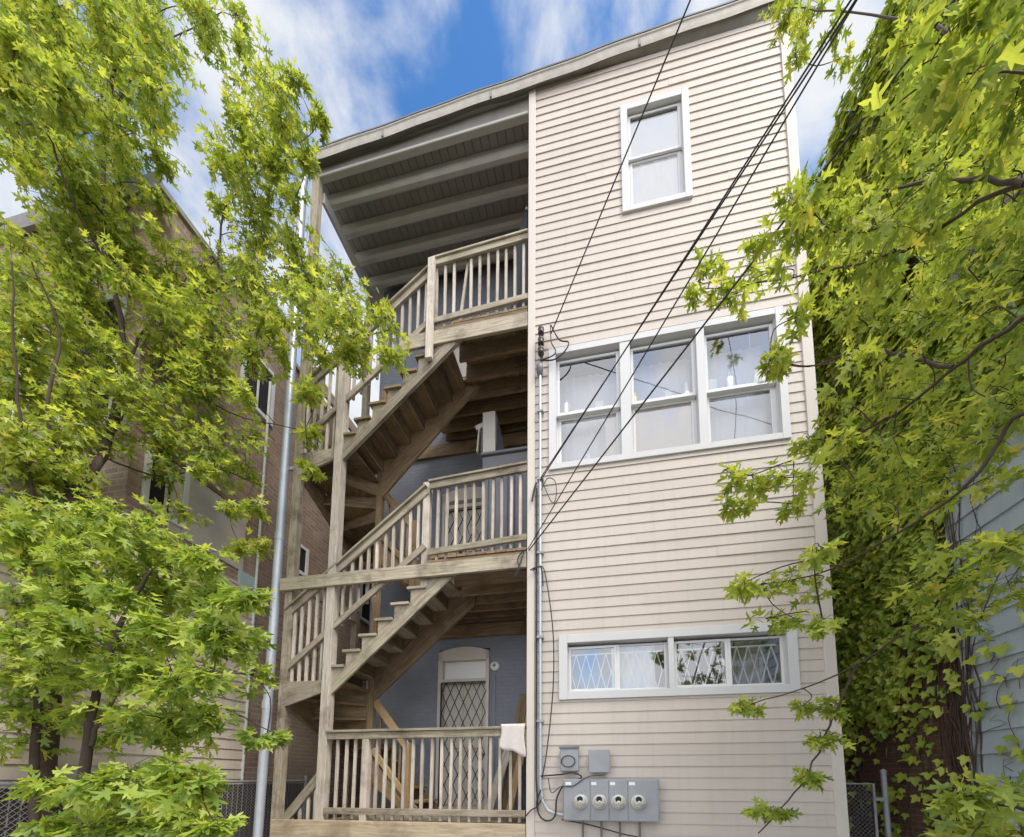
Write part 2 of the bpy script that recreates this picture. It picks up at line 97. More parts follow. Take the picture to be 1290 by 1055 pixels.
def brick(name, c1, c2, mortar, plane, w=.215, h=.075, paint=None, mort=.01, mott=.5):
    m, nt, out = new_mat(name)
    tc = nt.nodes.new('ShaderNodeTexCoord'); sp = nt.nodes.new('ShaderNodeSeparateXYZ'); cb = nt.nodes.new('ShaderNodeCombineXYZ')
    nt.links.new(tc.outputs['Object'], sp.inputs[0])
    nt.links.new(sp.outputs[0 if plane == 'xz' else 1], cb.inputs[0]); nt.links.new(sp.outputs[2], cb.inputs[1])
    b = nd(nt, 'ShaderNodeTexBrick'); nt.links.new(cb.outputs[0], b.inputs['Vector'])
    b.inputs['Scale'].default_value = 1; b.inputs['Brick Width'].default_value = w; b.inputs['Row Height'].default_value = h
    b.inputs['Mortar Size'].default_value = mort; b.inputs['Mortar Smooth'].default_value = .3; b.inputs['Bias'].default_value = 0
    b.inputs['Color1'].default_value = (*c1, 1); b.inputs['Color2'].default_value = (*c2, 1); b.inputs['Mortar'].default_value = (*mortar, 1)
    n1 = noise(nt, tc.outputs['Object'], 1.3, 6, .65); n2 = noise(nt, tc.outputs['Object'], 30, 4, .6)
    if paint:
        c = mixc(nt, ramp(nt, n1, [(.3, (0, 0, 0)), (.7, (1, 1, 1))]), tuple(x*.82 for x in paint), tuple(x*1.12 for x in paint))
        c = mixc(nt, ramp(nt, noise(nt, tc.outputs['Object'], 9, 5, .7), [(.62, (0, 0, 0)), (.7, (.5,)*3)]), c, tuple(x*1.35 for x in paint))
    else:
        c = mixc(nt, ramp(nt, n1, [(.35, (0, 0, 0)), (.7, (mott,)*3)]), b.outputs[0], tuple(x*.45 for x in c2))
        c = mixc(nt, ramp(nt, n2, [(.3, (.45,)*3), (.7, (0, 0, 0))]), c, tuple(x*.55 for x in c1))
    inv = nd(nt, 'ShaderNodeMath', operation='SUBTRACT'); inv.inputs[0].default_value = 1; nt.links.new(b.outputs[1], inv.inputs[1])
    hh = mixc(nt, .25, inv.outputs[0], n2)
    principled(nt, out, c, .85 if not paint else .6, 0, bump(nt, hh, .6, .012), .25)
    return m
def siding_mat(name, color, var=.06, dirt=.25, rough=.5):
    m, nt, out = new_mat(name)
    v = coords(nt, 'Object', (1, 1, 1), False)
    gi = nt.nodes.new('ShaderNodeNewGeometry')
    a = mixc(nt, .5, noise(nt, v, .7, 4, .6), gi.outputs['Random Per Island']); st = noise(nt, coords(nt, 'Object', (9, 9, .6), False), 1.2, 5, .65)
    gr = noise(nt, coords(nt, 'Object', (3, 3, 45), False), 6, 3, .6)
    c = mixc(nt, a, tuple(x*(1-var) for x in color), tuple(min(1, x*(1+var)) for x in color))
    c = mixc(nt, ramp(nt, st, [(.48, (0, 0, 0)), (.74, (dirt,)*3)]), c, tuple(x*.74 for x in color))
    principled(nt, out, c, rough, 0, bump(nt, gr, .12, .003), .35)
    return m
def leaf_mat(name, stops, trans=.45, gloss=.03):
    m, nt, out = new_mat(name)
    g = nt.nodes.new('ShaderNodeNewGeometry')
    c = ramp(nt, g.outputs['Random Per Island'], stops)
    uv = nt.nodes.new('ShaderNodeTexCoord')
    vein = noise(nt, uv.outputs['Object'], 60, 2, .5)
    c = mixc(nt, vein, c, mixc(nt, .25, c, (.02, .03, .005)))
    d = nd(nt, 'ShaderNodeBsdfDiffuse'); nt.links.new(c, d.inputs[0])
    t = nd(nt, 'ShaderNodeBsdfTranslucent')
    tcol = mixc(nt, 1.0, c, (1.42, 1.32, .75), 'MULTIPLY'); nt.links.new(tcol, t.inputs[0])
    mx = nd(nt, 'ShaderNodeMixShader'); mx.inputs[0].default_value = trans
    nt.links.new(d.outputs[0], mx.inputs[1]); nt.links.new(t.outputs[0], mx.inputs[2])
    gl = nd(nt, 'ShaderNodeBsdfGlossy'); gl.inputs['Roughness'].default_value = .5
    m2 = nd(nt, 'ShaderNodeMixShader'); m2.inputs[0].default_value = gloss
    nt.links.new(mx.outputs[0], m2.inputs[1]); nt.links.new(gl.outputs[0], m2.inputs[2])
    nt.links.new(m2.outputs[0], out.inputs[0]); return m
def glass_mat(name, refl=.35, tint=(.93, .95, .96)):
    m, nt, out = new_mat(name)
    tr = nd(nt, 'ShaderNodeBsdfTransparent'); tr.inputs[0].default_value = (*tint, 1)
    gl = nd(nt, 'ShaderNodeBsdfGlossy'); gl.inputs['Roughness'].default_value = .015
    tc = nt.nodes.new('ShaderNodeTexCoord')
    nt.links.new(bump(nt, noise(nt, tc.outputs['Object'], 1.6, 2), .05, .02), gl.inputs['Normal'])
    lw = nd(nt, 'ShaderNodeLayerWeight'); lw.inputs[0].default_value = .25
    mr = nd(nt, 'ShaderNodeMapRange'); mr.inputs[3].default_value = refl; mr.inputs[4].default_value = .95
    nt.links.new(lw.outputs[0], mr.inputs[0])
    mx = nd(nt, 'ShaderNodeMixShader'); nt.links.new(mr.outputs[0], mx.inputs[0])
    nt.links.new(tr.outputs[0], mx.inputs[1]); nt.links.new(gl.outputs[0], mx.inputs[2])
    nt.links.new(mx.outputs[0], out.inputs[0]); return m

M = dict(
    siding=siding_mat('beige_vinyl', (.555, .487, .425), .07, .3),
    trim=siding_mat('beige_trim', (.60, .535, .475), .04, .15),
    frame=plain('white_aluminium', (.60, .59, .585), .45, 0, .06, 4),
    sash=plain('white_sash', (.70, .69, .69), .4, 0, .05, 5),
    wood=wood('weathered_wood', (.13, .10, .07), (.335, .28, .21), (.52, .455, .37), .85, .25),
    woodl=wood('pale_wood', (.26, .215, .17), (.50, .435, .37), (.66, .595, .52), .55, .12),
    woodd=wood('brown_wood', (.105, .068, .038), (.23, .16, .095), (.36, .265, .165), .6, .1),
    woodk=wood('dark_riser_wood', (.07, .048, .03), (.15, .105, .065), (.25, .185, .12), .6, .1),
    woody=wood('yellowed_wood', (.22, .16, .095), (.41, .325, .22), (.55, .46, .34), .6, .15),
    woodr=wood('new_wood', (.26, .16, .08), (.40, .27, .14), (.50, .36, .2), .3, .0),
    roofpaint=plain('grey_roof_paint', (.27, .25, .23), .6, 0, .25, 3),
    joistpaint=plain('grey_joist_paint', (.44, .415, .385), .55, 0, .2, 4),
    gutter=plain('galvanised_gutter_shaded', (.23, .212, .186), .5, .15, .35, 5),  # darkened: the shade on the recessed header beam is put into this colour
    gutterlip=plain('bright_gutter_lip', (.40, .365, .315), .55, .1, .4, 7),
    pipe=plain('galvanised_pipe', (.50, .53, .58), .42, .35, .18, 5),
    steel=plain('grey_steel', (.32, .33, .345), .5, .15, .22, 4),
    steeld=plain('dark_steel', (.16, .16, .17), .5, .3, .2, 6),
    cable=plain('black_cable', (.03, .03, .032), .6, 0, .2, 9),
    black=plain('black_iron', (.022, .022, .026), .5, .3, .2, 9),
    brickblue=brick('blue_painted_brick', (.5,)*3, (.5,)*3, (.4,)*3, 'xz', paint=(.215, .225, .265)),
    brickyz=brick('brown_brick_side', (.52, .37, .28), (.37, .235, .17), (.50, .44, .38), 'yz', .23, .085, mort=.014, mott=.55),
    brickxz=brick('brown_brick_rear', (.52, .37, .28), (.37, .235, .17), (.50, .44, .38), 'xz', .23, .085, mort=.014, mott=.55),
    bricknew=brick('pale_brick', (.42, .32, .25), (.36, .265, .2), (.42, .37, .31), 'yz', mott=.25),
    brickdark=brick('dark_brick', (.24, .125, .09), (.17, .085, .065), (.25, .20, .165), 'yz'),
    cream=plain('cream_paint', (.54, .49, .435), .5, 0, .1, 4),
    white=plain('white_paint', (.76, .76, .75), .5, 0, .06, 5),
    glass=glass_mat('window_glass', .24),
    glassc=glass_mat('clear_glass', .22, (.98, .98, .98)),
    glassd=glass_mat('porch_glass', .15),
    curtain=plain('pale_curtain', (.82, .80, .80), .8, 0, .08, 3),
    curtainb=plain('mauve_curtain', (.66, .63, .65), .8, 0, .08, 3),
    lace=plain('white_shade', (.90, .89, .88), .8, 0, .05, 14),
    board=plain('tan_board', (.66, .56, .48), .8, 0, .1, 4),
    room=plain('room_wall', (.42, .41, .42), .8, 0, .1, 2),
    dark=plain('dark_void', (.02, .02, .021), .8, 0, .3, 3),
    bluesiding=siding_mat('pale_blue_siding', (.45, .50, .54), .12, .5, .55),
    oldsiding=siding_mat('weathered_siding', (.70, .61, .51), .12, .5, .7),
    sheath=plain('bare_plaster', (.56, .49, .44), .85, 0, .35, 2.2),
    bluepanel=plain('pale_blue_panel', (.50, .62, .66), .6, 0, .1, 5),
    cloth=plain('pale_cloth', (.62, .57, .53), .9, 0, .12, 25),
    greycab=plain('grey_panel', (.19, .19, .21), .6, 0, .15, 6),
    umbrella=plain('charcoal_canvas', (.07, .07, .08), .85, 0, .2, 20),
    slat=plain('dark_slats', (.050, .034, .027), .6, 0, .35, 8),
    bark=plain('maple_bark', (.075, .052, .037), .9, 0, .45, 14),
    barkd=plain('dark_bark', (.06, .044, .032), .9, 0, .45, 14),
    stem=plain('ivy_stem', (.075, .047, .036), .9, 0, .4, 12),
    meterring=plain('meter_ring', (.60, .58, .52), .4, .2, .1, 9),
    meterface=plain('meter_face', (.36, .35, .30), .25, 0, .2, 15),
    ceramic=plain('brown_ceramic', (.07, .05, .045), .3, 0, .2, 9),
    plastic=plain('white_plastic', (.82, .82, .80), .4, 0, .05, 9),
    amber=plain('amber_plastic', (.70, .50, .28), .4, 0, .1, 9),
    paving=plain('cracked_concrete', (.42, .40, .37), .85, 0, .25, 2),
    soil=plain('bare_soil', (.12, .095, .07), .95, 0, .4, 3),
)
M['leaf'] = leaf_mat('maple_leaf', [(0, (.19, .28, .05)), (.3, (.36, .46, .08)), (.65, (.49, .58, .10)), (.93, (.60, .66, .13)), (1, (.68, .62, .13))], .52)
M['leafb'] = leaf_mat('young_maple_leaf', [(0, (.17, .27, .05)), (.35, (.34, .47, .08)), (.75, (.49, .60, .11)), (1, (.62, .69, .15))], .5)
M['ivy'] = leaf_mat('ivy_leaf', [(0, (.20, .30, .05)), (.4, (.42, .53, .07)), (.8, (.58, .65, .10)), (1, (.70, .72, .14))], .42, .03)

# ------------------------------------------------------------------ mesh building
class MB:
    def __init__(s): s.v = []; s.f = []; s.m = []; s.uv = []; s.mats = []; s.sm = []
    def mi(s, mat):
        if mat not in s.mats: s.mats.append(mat)
        return s.mats.index(mat)
    def face(s, pts, mat, uvs=None, smooth=False):
        i = len(s.v); s.v += [tuple(p) for p in pts]; s.f.append(tuple(range(i, i+len(pts))))
        s.m.append(s.mi(mat)); s.sm.append(smooth)
        s.uv += uvs if uvs else [(0, 0)]*len(pts)
        return s
    def mesh(s, verts, faces, mat, smooth=False, uvf=None):
        i = len(s.v); s.v += [tuple(p) for p in verts]
        for f in faces:
            s.f.append(tuple(i+k for k in f)); s.m.append(s.mi(mat)); s.sm.append(smooth)
            s.uv += [uvf(k) if uvf else (0, 0) for k in f]
        return s
    def beam(s, a, b, w, h, mat, up=(0, 0, 1)):
        # a bar from a to b, w across, h along up
        a = Vector(a); b = Vector(b); d = (b-a); L = d.length; d.normalize()
        up = Vector(up)
        if abs(d.dot(up)) > .98: up = Vector((0, 1, 0))
        r = d.cross(up).normalized(); u = r.cross(d).normalized()
        ro = (random.random()*9, random.random()*9)
        c = [(-w/2, -h/2), (w/2, -h/2), (w/2, h/2), (-w/2, h/2)]
        P = [[q+r*x+u*y for x, y in c] for q in (a, b)]
        off = 0
        for k in range(4):
            n = (k+1) % 4; wd = w if k % 2 == 0 else h
            s.face([P[0][k], P[0][n], P[1][n], P[1][k]][::-1], mat, [(ro[0], ro[1]+off), (ro[0], ro[1]+off+wd), (ro[0]+L, ro[1]+off+wd), (ro[0]+L, ro[1]+off)][::-1])
            off += wd+.13
        s.face(P[0], mat, [(ro[0]+x, ro[1]+y) for x, y in c]); s.face(P[1][::-1], mat, [(ro[0]+x, ro[1]+y) for x, y in c][::-1])
        return s
    def box(s, x0, x1, y0, y1, z0, z1, mat):
        dx, dy, dz = x1-x0, y1-y0, z1-z0
        cx, cy, cz = (x0+x1)/2, (y0+y1)/2, (z0+z1)/2
        if dz >= dx and dz >= dy: return s.beam((cx, cy, z0), (cx, cy, z1), dx, dy, mat, (0, 1, 0))
        if dx >= dy: return s.beam((x0, cy, cz), (x1, cy, cz), dy, dz, mat)
        return s.beam((cx, y0, cz), (cx, y1, cz), dx, dz, mat)
    def prism(s, poly, d, mat, uvdir=None):
        # poly: closed list of 3D points, extruded by vector d
        poly = [Vector(p) for p in poly]; d = Vector(d)
        n = Vector((0, 0, 0))
        for i in range(len(poly)): n += poly[i].cross(poly[(i+1) % len(poly)])
        if n.dot(d) > 0: poly = poly[::-1]
        q = [p+d for p in poly]; ro = random.random()*9
        ax = (uvdir or (poly[1]-poly[0])).normalized() if not uvdir else Vector(uvdir).normalized()
        nn = n.normalized(); ay = nn.cross(ax)
        U = lambda p: (p.dot(ax)+ro, p.dot(ay)+ro)
        s.face(poly, mat, [U(p) for p in poly]); s.face(q[::-1], mat, [U(p) for p in q[::-1]])
        for i in range(len(poly)):
            j = (i+1) % len(poly); L = (poly[j]-poly[i]).length; t = d.length
            s.face([poly[j], poly[i], q[i], q[j]], mat, [(ro+L, ro), (ro, ro), (ro, ro+t), (ro+L, ro+t)])
        return s
    def tube(s, pts, r0, r1, mat, n=6, cap=True):
        pts = [Vector(p) for p in pts]; V = []; F = []
        prev = None
        for i, p in enumerate(pts):
            t = ((pts[min(i+1, len(pts)-1)]-pts[max(i-1, 0)])).normalized()
            if prev is None:
                a = Vector((0, 0, 1)) if abs(t.z) < .9 else Vector((1, 0, 0)); x = t.cross(a).normalized()
            else: x = (prev-t*prev.dot(t)).normalized()
            prev = x; y = t.cross(x)
            r = r0+(r1-r0)*i/max(1, len(pts)-1)
            for k in range(n):
                an = 2*PI*k/n; V.append(p+x*(r*math.cos(an))+y*(r*math.sin(an)))
        for i in range(len(pts)-1):
            for k in range(n):
                F.append((i*n+k, i*n+(k+1) % n, (i+1)*n+(k+1) % n, (i+1)*n+k))
        s.mesh(V, F, mat, True)
        if cap:
            s.face([V[k] for k in range(n)][::-1], mat); s.face([V[(len(pts)-1)*n+k] for k in range(n)], mat)
        return s
    def lathe(s, prof, origin, axis, mat, n=20):
        # prof: list of (radius, distance along axis)
        o = Vector(origin); ax = Vector(axis).normalized()
        a = Vector((0, 0, 1)) if abs(ax.z) < .9 else Vector((1, 0, 0))
        x = ax.cross(a).normalized(); y = ax.cross(x); V = []; F = []
        for r, d in prof:
            for k in range(n):
                an = 2*PI*k/n; V.append(o+ax*d+x*(r*math.cos(an))+y*(r*math.sin(an)))
        for i in range(len(prof)-1):
            for k in range(n): F.append((i*n+k, i*n+(k+1) % n, (i+1)*n+(k+1) % n, (i+1)*n+k))
        s.mesh(V, F, mat, True)
        if prof[-1][0] > 1e-4: s.face([V[(len(prof)-1)*n+k] for k in range(n)], mat)
        if prof[0][0] > 1e-4: s.face([V[k] for k in range(n)][::-1], mat)
        return s
    def build(s, name, parent=None, bev=0):
        off = Vector((0, 0, 0))
        p = parent
        while p is not None: off += p.location; p = p.parent
        me = bpy.data.meshes.new(name)
        me.from_pydata([(x-off.x, y-off.y, z-off.z) for x, y, z in s.v], [], s.f)
        for m in s.mats: me.materials.append(M[m])
        me.polygons.foreach_set('material_index', s.m); me.polygons.foreach_set('use_smooth', s.sm)
        ul = me.uv_layers.new(name='UVMap'); ul.data.foreach_set('uv', [c for q in s.uv for c in q])
        me.validate(); me.update()
        o = bpy.data.objects.new(name, me); COL.objects.link(o)
        if parent: o.parent = parent
        if bev:
            bm = bmesh.new(); bm.from_mesh(me); bmesh.ops.remove_doubles(bm, verts=bm.verts, dist=1e-5); bm.to_mesh(me); bm.free()
            b = o.modifiers.new('Bevel', 'BEVEL'); b.width = bev; b.segments = 1; b.limit_method = 'ANGLE'; b.angle_limit = math.radians(40)
        return o
def empty(name, loc, label, cat, group=None):
    o = bpy.data.objects.new(name, None); COL.objects.link(o); o.location = loc; o.empty_display_size = .2
    return tag(o, label, cat, group)
def tag(o, label, cat, group=None):
    o['label'] = label; o['category'] = cat
    if group: o['group'] = group
    return o
def struct(o): o['kind'] = 'structure'; return o
def dup(o, parent, loc=(0, 0, 0)):
    c = o.copy(); COL.objects.link(c); c.parent = parent; c.location = loc; return c

def siding(mb, u0, u1, z0, z1, mat, openings=(), h=.1365, lap=.0108, place=None, base=.0, ztop=None):
    # lapped courses with holes; place(u, depth_out, z) -> world point
    seam = {q: random.Random(q*7+3).uniform(u0+.5, u1-.5) for q in range(0, 200) if random.Random(q+90).random() < .35}
    k = 0; z = z0; rs = random.Random(5)
    while z < z1-1e-4:
        za, zb = z, min(z+h, z1)
        cuts = sorted({za, zb} | {c for o in openings for c in o[2:4] if za < c < zb})
        for a, b in zip(cuts, cuts[1:]):
            mid = (a+b)/2; ops = sorted([o for o in openings if o[2] <= mid <= o[3]])
            spans = []; u = u0
            for o in ops:
                if o[0] > u: spans.append((u, o[0]))
                u = max(u, o[1])
            if u < u1: spans.append((u, u1))
            da = base+.002+lap*(1-(a-z)/h); db = base+.002+lap*(1-(b-z)/h)
            sp2 = []
            for s0, s1 in spans:
                c = seam.get(k)
                if c and s0+.3 < c < s1-.3: sp2 += [(s0, c, 0), (c, s1, .0022)]
                else: sp2.append((s0, s1, 0))
            for s0, s1, ex in sp2:
                w0, w1_ = rs.uniform(-.001, .001), rs.uniform(-.001, .001)
                da = base+.002+lap*(1-(a-z)/h)+ex+w0; db = base+.002+lap*(1-(b-z)/h)+ex
                mb.face([place(s0, da, a), place(s1, da, a), place(s1, db, b), place(s0, db, b)], mat)
                if a == za: mb.face([place(s0, base, a), place(s1, base, a), place(s1, da, a), place(s0, da, a)], mat)
        z = za+h; k += 1
    return mb

# ------------------------------------------------------------------ camera
cam = bpy.data.cameras.new('camera'); cam_o = bpy.data.objects.new('camera', cam); COL.objects.link(cam_o)
cam.sensor_fit = 'HORIZONTAL'; cam.sensor_width = 36; cam.lens = 36*482/1290
cam.shift_x = (645-683)/1290; cam.shift_y = (934.5-527.5)/1290
cam.clip_start = .05; cam.clip_end = 2000
mw = Matrix(CAM_ROT).to_4x4(); mw.translation = (0, -4.8, 1.6); cam_o.matrix_world = mw
scene.camera = cam_o

# ------------------------------------------------------------------ light and sky
SUN_EL, SUN_AZ = math.radians(54), math.radians(128)   # azimuth from +Y towards +X
world = bpy.data.worlds.new('World'); scene.world = world; world.use_nodes = True
nt = world.node_tree; nt.nodes.clear()
wo = nd(nt, 'ShaderNodeOutputWorld'); bg = nd(nt, 'ShaderNodeBackground')
sky = nd(nt, 'ShaderNodeTexSky'); sky.sky_type = 'NISHITA'; sky.sun_disc = False
sky.sun_elevation = SUN_EL; sky.sun_rotation = SUN_AZ % (2*PI); sky.air_density = 1.0; sky.dust_density = .6; sky.ozone_density = 2.0
hs = nd(nt, 'ShaderNodeHueSaturation'); hs.inputs['Saturation'].default_value = 1.28; hs.inputs['Value'].default_value = 1.75
nt.links.new(sky.outputs[0], hs.inputs['Color'])
geo = nd(nt, 'ShaderNodeTexCoord'); dvec = geo.outputs['Generated']
dn = nd(nt, 'ShaderNodeTexNoise'); dn.inputs['Scale'].default_value = 5.5; dn.inputs['Detail'].default_value = 10; dn.inputs['Roughness'].default_value = .58; dn.inputs['Distortion'].default_value = .25
nt.links.new(dvec, dn.inputs['Vector'])
total = None
def madd(a, b, op='ADD'):
    n = nd(nt, 'ShaderNodeMath', operation=op)
    for i, v in enumerate((a, b)):
        if hasattr(v, 'is_linked'): nt.links.new(v, n.inputs[i])
        else: n.inputs[i].default_value = v
    return n.outputs[0]
for x, y, z, r, amp in CLOUDS:      # cloud banks in fixed sky directions
    ds = nd(nt, 'ShaderNodeVectorMath', operation='DISTANCE'); nt.links.new(dvec, ds.inputs[0]); ds.inputs[1].default_value = (x, y, z)
    q = madd(1.0, madd(ds.outputs['Value'], 1.7*r, 'DIVIDE'), 'SUBTRACT'); q = madd(q, 0.0, 'MAXIMUM'); q = madd(q, amp*.75, 'MULTIPLY')
    total = q if total is None else madd(total, q, 'MAXIMUM')
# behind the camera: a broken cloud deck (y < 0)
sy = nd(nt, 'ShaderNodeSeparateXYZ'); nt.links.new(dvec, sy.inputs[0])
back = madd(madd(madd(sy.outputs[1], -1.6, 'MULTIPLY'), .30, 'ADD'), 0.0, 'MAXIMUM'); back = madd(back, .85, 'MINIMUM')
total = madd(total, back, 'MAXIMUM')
dens = madd(total, madd(dn.outputs[0], .5, 'SUBTRACT'))
dens2 = madd(madd(dn.outputs[0], .5, 'SUBTRACT'), 1.6, 'MULTIPLY')
dens = madd(total, dens2)
mr = nd(nt, 'ShaderNodeMapRange', interpolation_type='SMOOTHSTEP'); mr.inputs[1].default_value = .30; mr.inputs[2].default_value = .85
nt.links.new(dens, mr.inputs[0])
mix = nd(nt, 'ShaderNodeMix', data_type='RGBA'); nt.links.new(mr.outputs[0], mix.inputs[0])
nt.links.new(hs.outputs[0], mix.inputs[6]); mix.inputs[7].default_value = (6.0, 6.2, 6.5, 1)
lift = madd(madd(sy.outputs[1], -1.4, 'MULTIPLY'), .0, 'ADD'); lift = madd(madd(lift, 0.0, 'MAXIMUM'), 1.0, 'MINIMUM'); lift = madd(madd(lift, 1.25, 'MULTIPLY'), 1.0, 'ADD')   # sky behind the camera brightened, added as fill for facade, walls and trees
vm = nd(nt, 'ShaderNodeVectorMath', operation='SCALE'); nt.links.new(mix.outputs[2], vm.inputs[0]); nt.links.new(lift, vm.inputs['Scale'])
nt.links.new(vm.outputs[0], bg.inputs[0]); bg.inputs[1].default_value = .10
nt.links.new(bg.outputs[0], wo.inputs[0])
sl = bpy.data.lights.new('sun', 'SUN'); sl.energy = 2.6; sl.angle = math.radians(24); sl.color = (1, .94, .86)
so = bpy.data.objects.new('sun', sl); COL.objects.link(so)
sd = Vector((math.sin(SUN_AZ)*math.cos(SUN_EL), math.cos(SUN_AZ)*math.cos(SUN_EL), math.sin(SUN_EL)))
so.rotation_euler = sd.to_track_quat('Z', 'Y').to_euler(); so.location = sd*30
scene.view_settings.view_transform = 'Standard'; scene.view_settings.look = 'None'
scene.view_settings.exposure = EXPO; scene.view_settings.gamma = 1
scene.render.engine = 'CYCLES'; scene.cycles.use_denoising = True; scene.cycles.max_bounces = 8; scene.cycles.transparent_max_bounces = 12

# ------------------------------------------------------------------ ground
g = MB(); g.face([(-300, -300, 0), (300, -300, 0), (300, 300, 0), (-300, 300, 0)], 'soil'); struct(g.build('ground'))
g = MB(); g.box(-5.2, 3.8, -6.5, -.02, -.1, .02, 'paving'); struct(g.build('yard_paving'))
g = MB(); g.box(2.68, 3.86, .0, 14, -.1, .016, 'paving'); struct(g.build('gangway_path'))

# ------------------------------------------------------------------ the house
XL, XR, ZT = -1.0, 2.62, 12.06
house = empty('apartment_house', (.8, 1, 0), 'three storey house with a beige lap sided rear wall behind the wooden porch', 'house')
W1 = (.44, 1.19, 9.58, 11.18); W2 = (-.61, 2.21, 5.84, 7.48); W3 = (-.47, 2.115, 2.685, 3.325)
m = MB(); siding(m, -.902, 2.50, .1, ZT, 'siding', [W1, W2, W3], place=lambda u, d, z: (u, -d, z))
m.build('siding_wall', house)
m = MB(); m.box(XL, XL+.02, .02, 1.74, .1, ZT, 'siding'); m.box(XR-.02, XR, .02, 1.74, .1, ZT, 'siding'); m.build('side_wall', house)
m = MB(); m.box(-1.004, -.90, -.028, .02, .1, ZT, 'trim'); m.build('corner_trim', house, .004)
m = MB(); m.box(2.498, 2.624, -.028, .02, .1, ZT, 'trim'); m.build('corner_trim', house, .004)
# main brick block behind
m = MB(); m.box(-4.45, 2.60, 1.76, 14, 0, 12.3, 'brickyz'); m.build('brick_block', house)
D1 = (-2.99, -2.03, 1.02, 3.93); D2 = (-2.99, -2.03, 4.72, 7.02); D3 = (-2.99, -2.03, 8.36, 10.55)
m = MB()
def wall_cut(mb, x0, x1, z0, z1, y0, y1, ops, mat):
    zs = sorted({z0, z1} | {z for o in ops for z in o[2:4]})
    for a, b in zip(zs, zs[1:]):
        u = x0
        for o in sorted([o for o in ops if o[2] <= (a+b)/2 <= o[3]]):
            mb.box(u, o[0], y0, y1, a, b, mat); u = o[1]
        mb.box(u, x1, y0, y1, a, b, mat)
wall_cut(m, -4.45, -1.02, 0, 11.75, 1.66, 1.757, [D1, D2, D3], 'brickblue'); m.build('painted_brick_wall', house)
for z0, z1 in ((4.14, 4.38), (7.78, 8.02)):
    m = MB(); m.box(-4.4, -1.03, 1.61, 1.657, z0, z1, 'woodd'); m.build('ledger_board', house, .004)
def door(D, arch):
    x0, x1, z0, z1 = D; hp = min(2.28, z1-z0-.36)
    d = MB()
    d.box(x0, x0+.09, 1.60, 1.75, z0, z1-.06, 'cream'); d.box(x1-.06, x1, 1.60, 1.75, z0, z1-.06, 'cream')
    # arched head
    n = 9; top = []
    for i in range(n+1):
        t = i/n; top.append((x0+(x1-x0)*t, 1.60, z1-.06+.09*math.sin(PI*t)))
    d.prism(top+[(x1, 1.60, z1-.22), (x0, 1.60, z1-.22)], (0, .15, 0), 'cream')
    d.box(x0+.09, x1-.06, 1.61, 1.74, z0+hp, z0+hp+.07, 'cream')
    fr = d.build('door', house, .004)
    t = MB(); t.box(x0+.09, x1-.06, 1.69, 1.72, z0+hp+.07, z1-.22, 'white'); t.build('transom', fr)
    p = MB(); p.box(x0+.09, x1-.06, 1.70, 1.74, z0, z0+hp, 'cream')
    for a, b in ((.1, .95), (1.1, hp-.13)):
        for u in (0, 1):
            c = x0+.16+u*.36; p.box(c, c+.3, 1.68, 1.698, z0+a, z0+b, 'cream')
    pp = p.build('panel', fr, .006)
    k = MB(); k.lathe([(.03, 0), (.03, .008), (.014, .012), (.014, .04), (.03, .05), (.03, .07), (0, .08)], (x1-.13, 1.70, z0+1.0), (0, -1, 0), 'steel', 14); k.build('knob', pp)
    return fr
def scissor(x0, x1, z0, z1, y, nx, parent, mat='black', r=.008, rows=None, name='folding_gate'):
    g = MB(); w = (x1-x0)/nx; rows = rows or max(1, round((z1-z0)/(w*2.2))); hh = (z1-z0)/rows
    for i in range(nx):
        for j in range(rows):
            a = (x0+i*w, z0+j*hh)
            mid = (a[0]+w/2, a[1]+hh/2)
            for sx in (0, 1):
                for sz in (0, 1):
                    p = (a[0]+sx*w, a[1]+hh/2); q = (a[0]+w/2, a[1]+sz*hh)
                    g.beam((p[0], y, p[1]), (q[0], y-.004*(sx ^ sz), q[1]), r*1.1, r*2.2, mat, (0, 1, 0))
    g.beam((x0-.01, y, z0), (x0-.01, y, z1), .022, .022, mat, (0, 1, 0)); g.beam((x0, y, z1), (x1, y, z1), .016, .016, mat)
    return g.build(name, parent)
d1 = door(D1, 1); scissor(-2.90, -2.08, 1.1, 3.30, 1.585, 5, d1)
d2 = door(D2, 1); scissor(-2.90, -2.08, 4.78, 6.58, 1.585, 5, d2)
d3 = door(D3, 1)
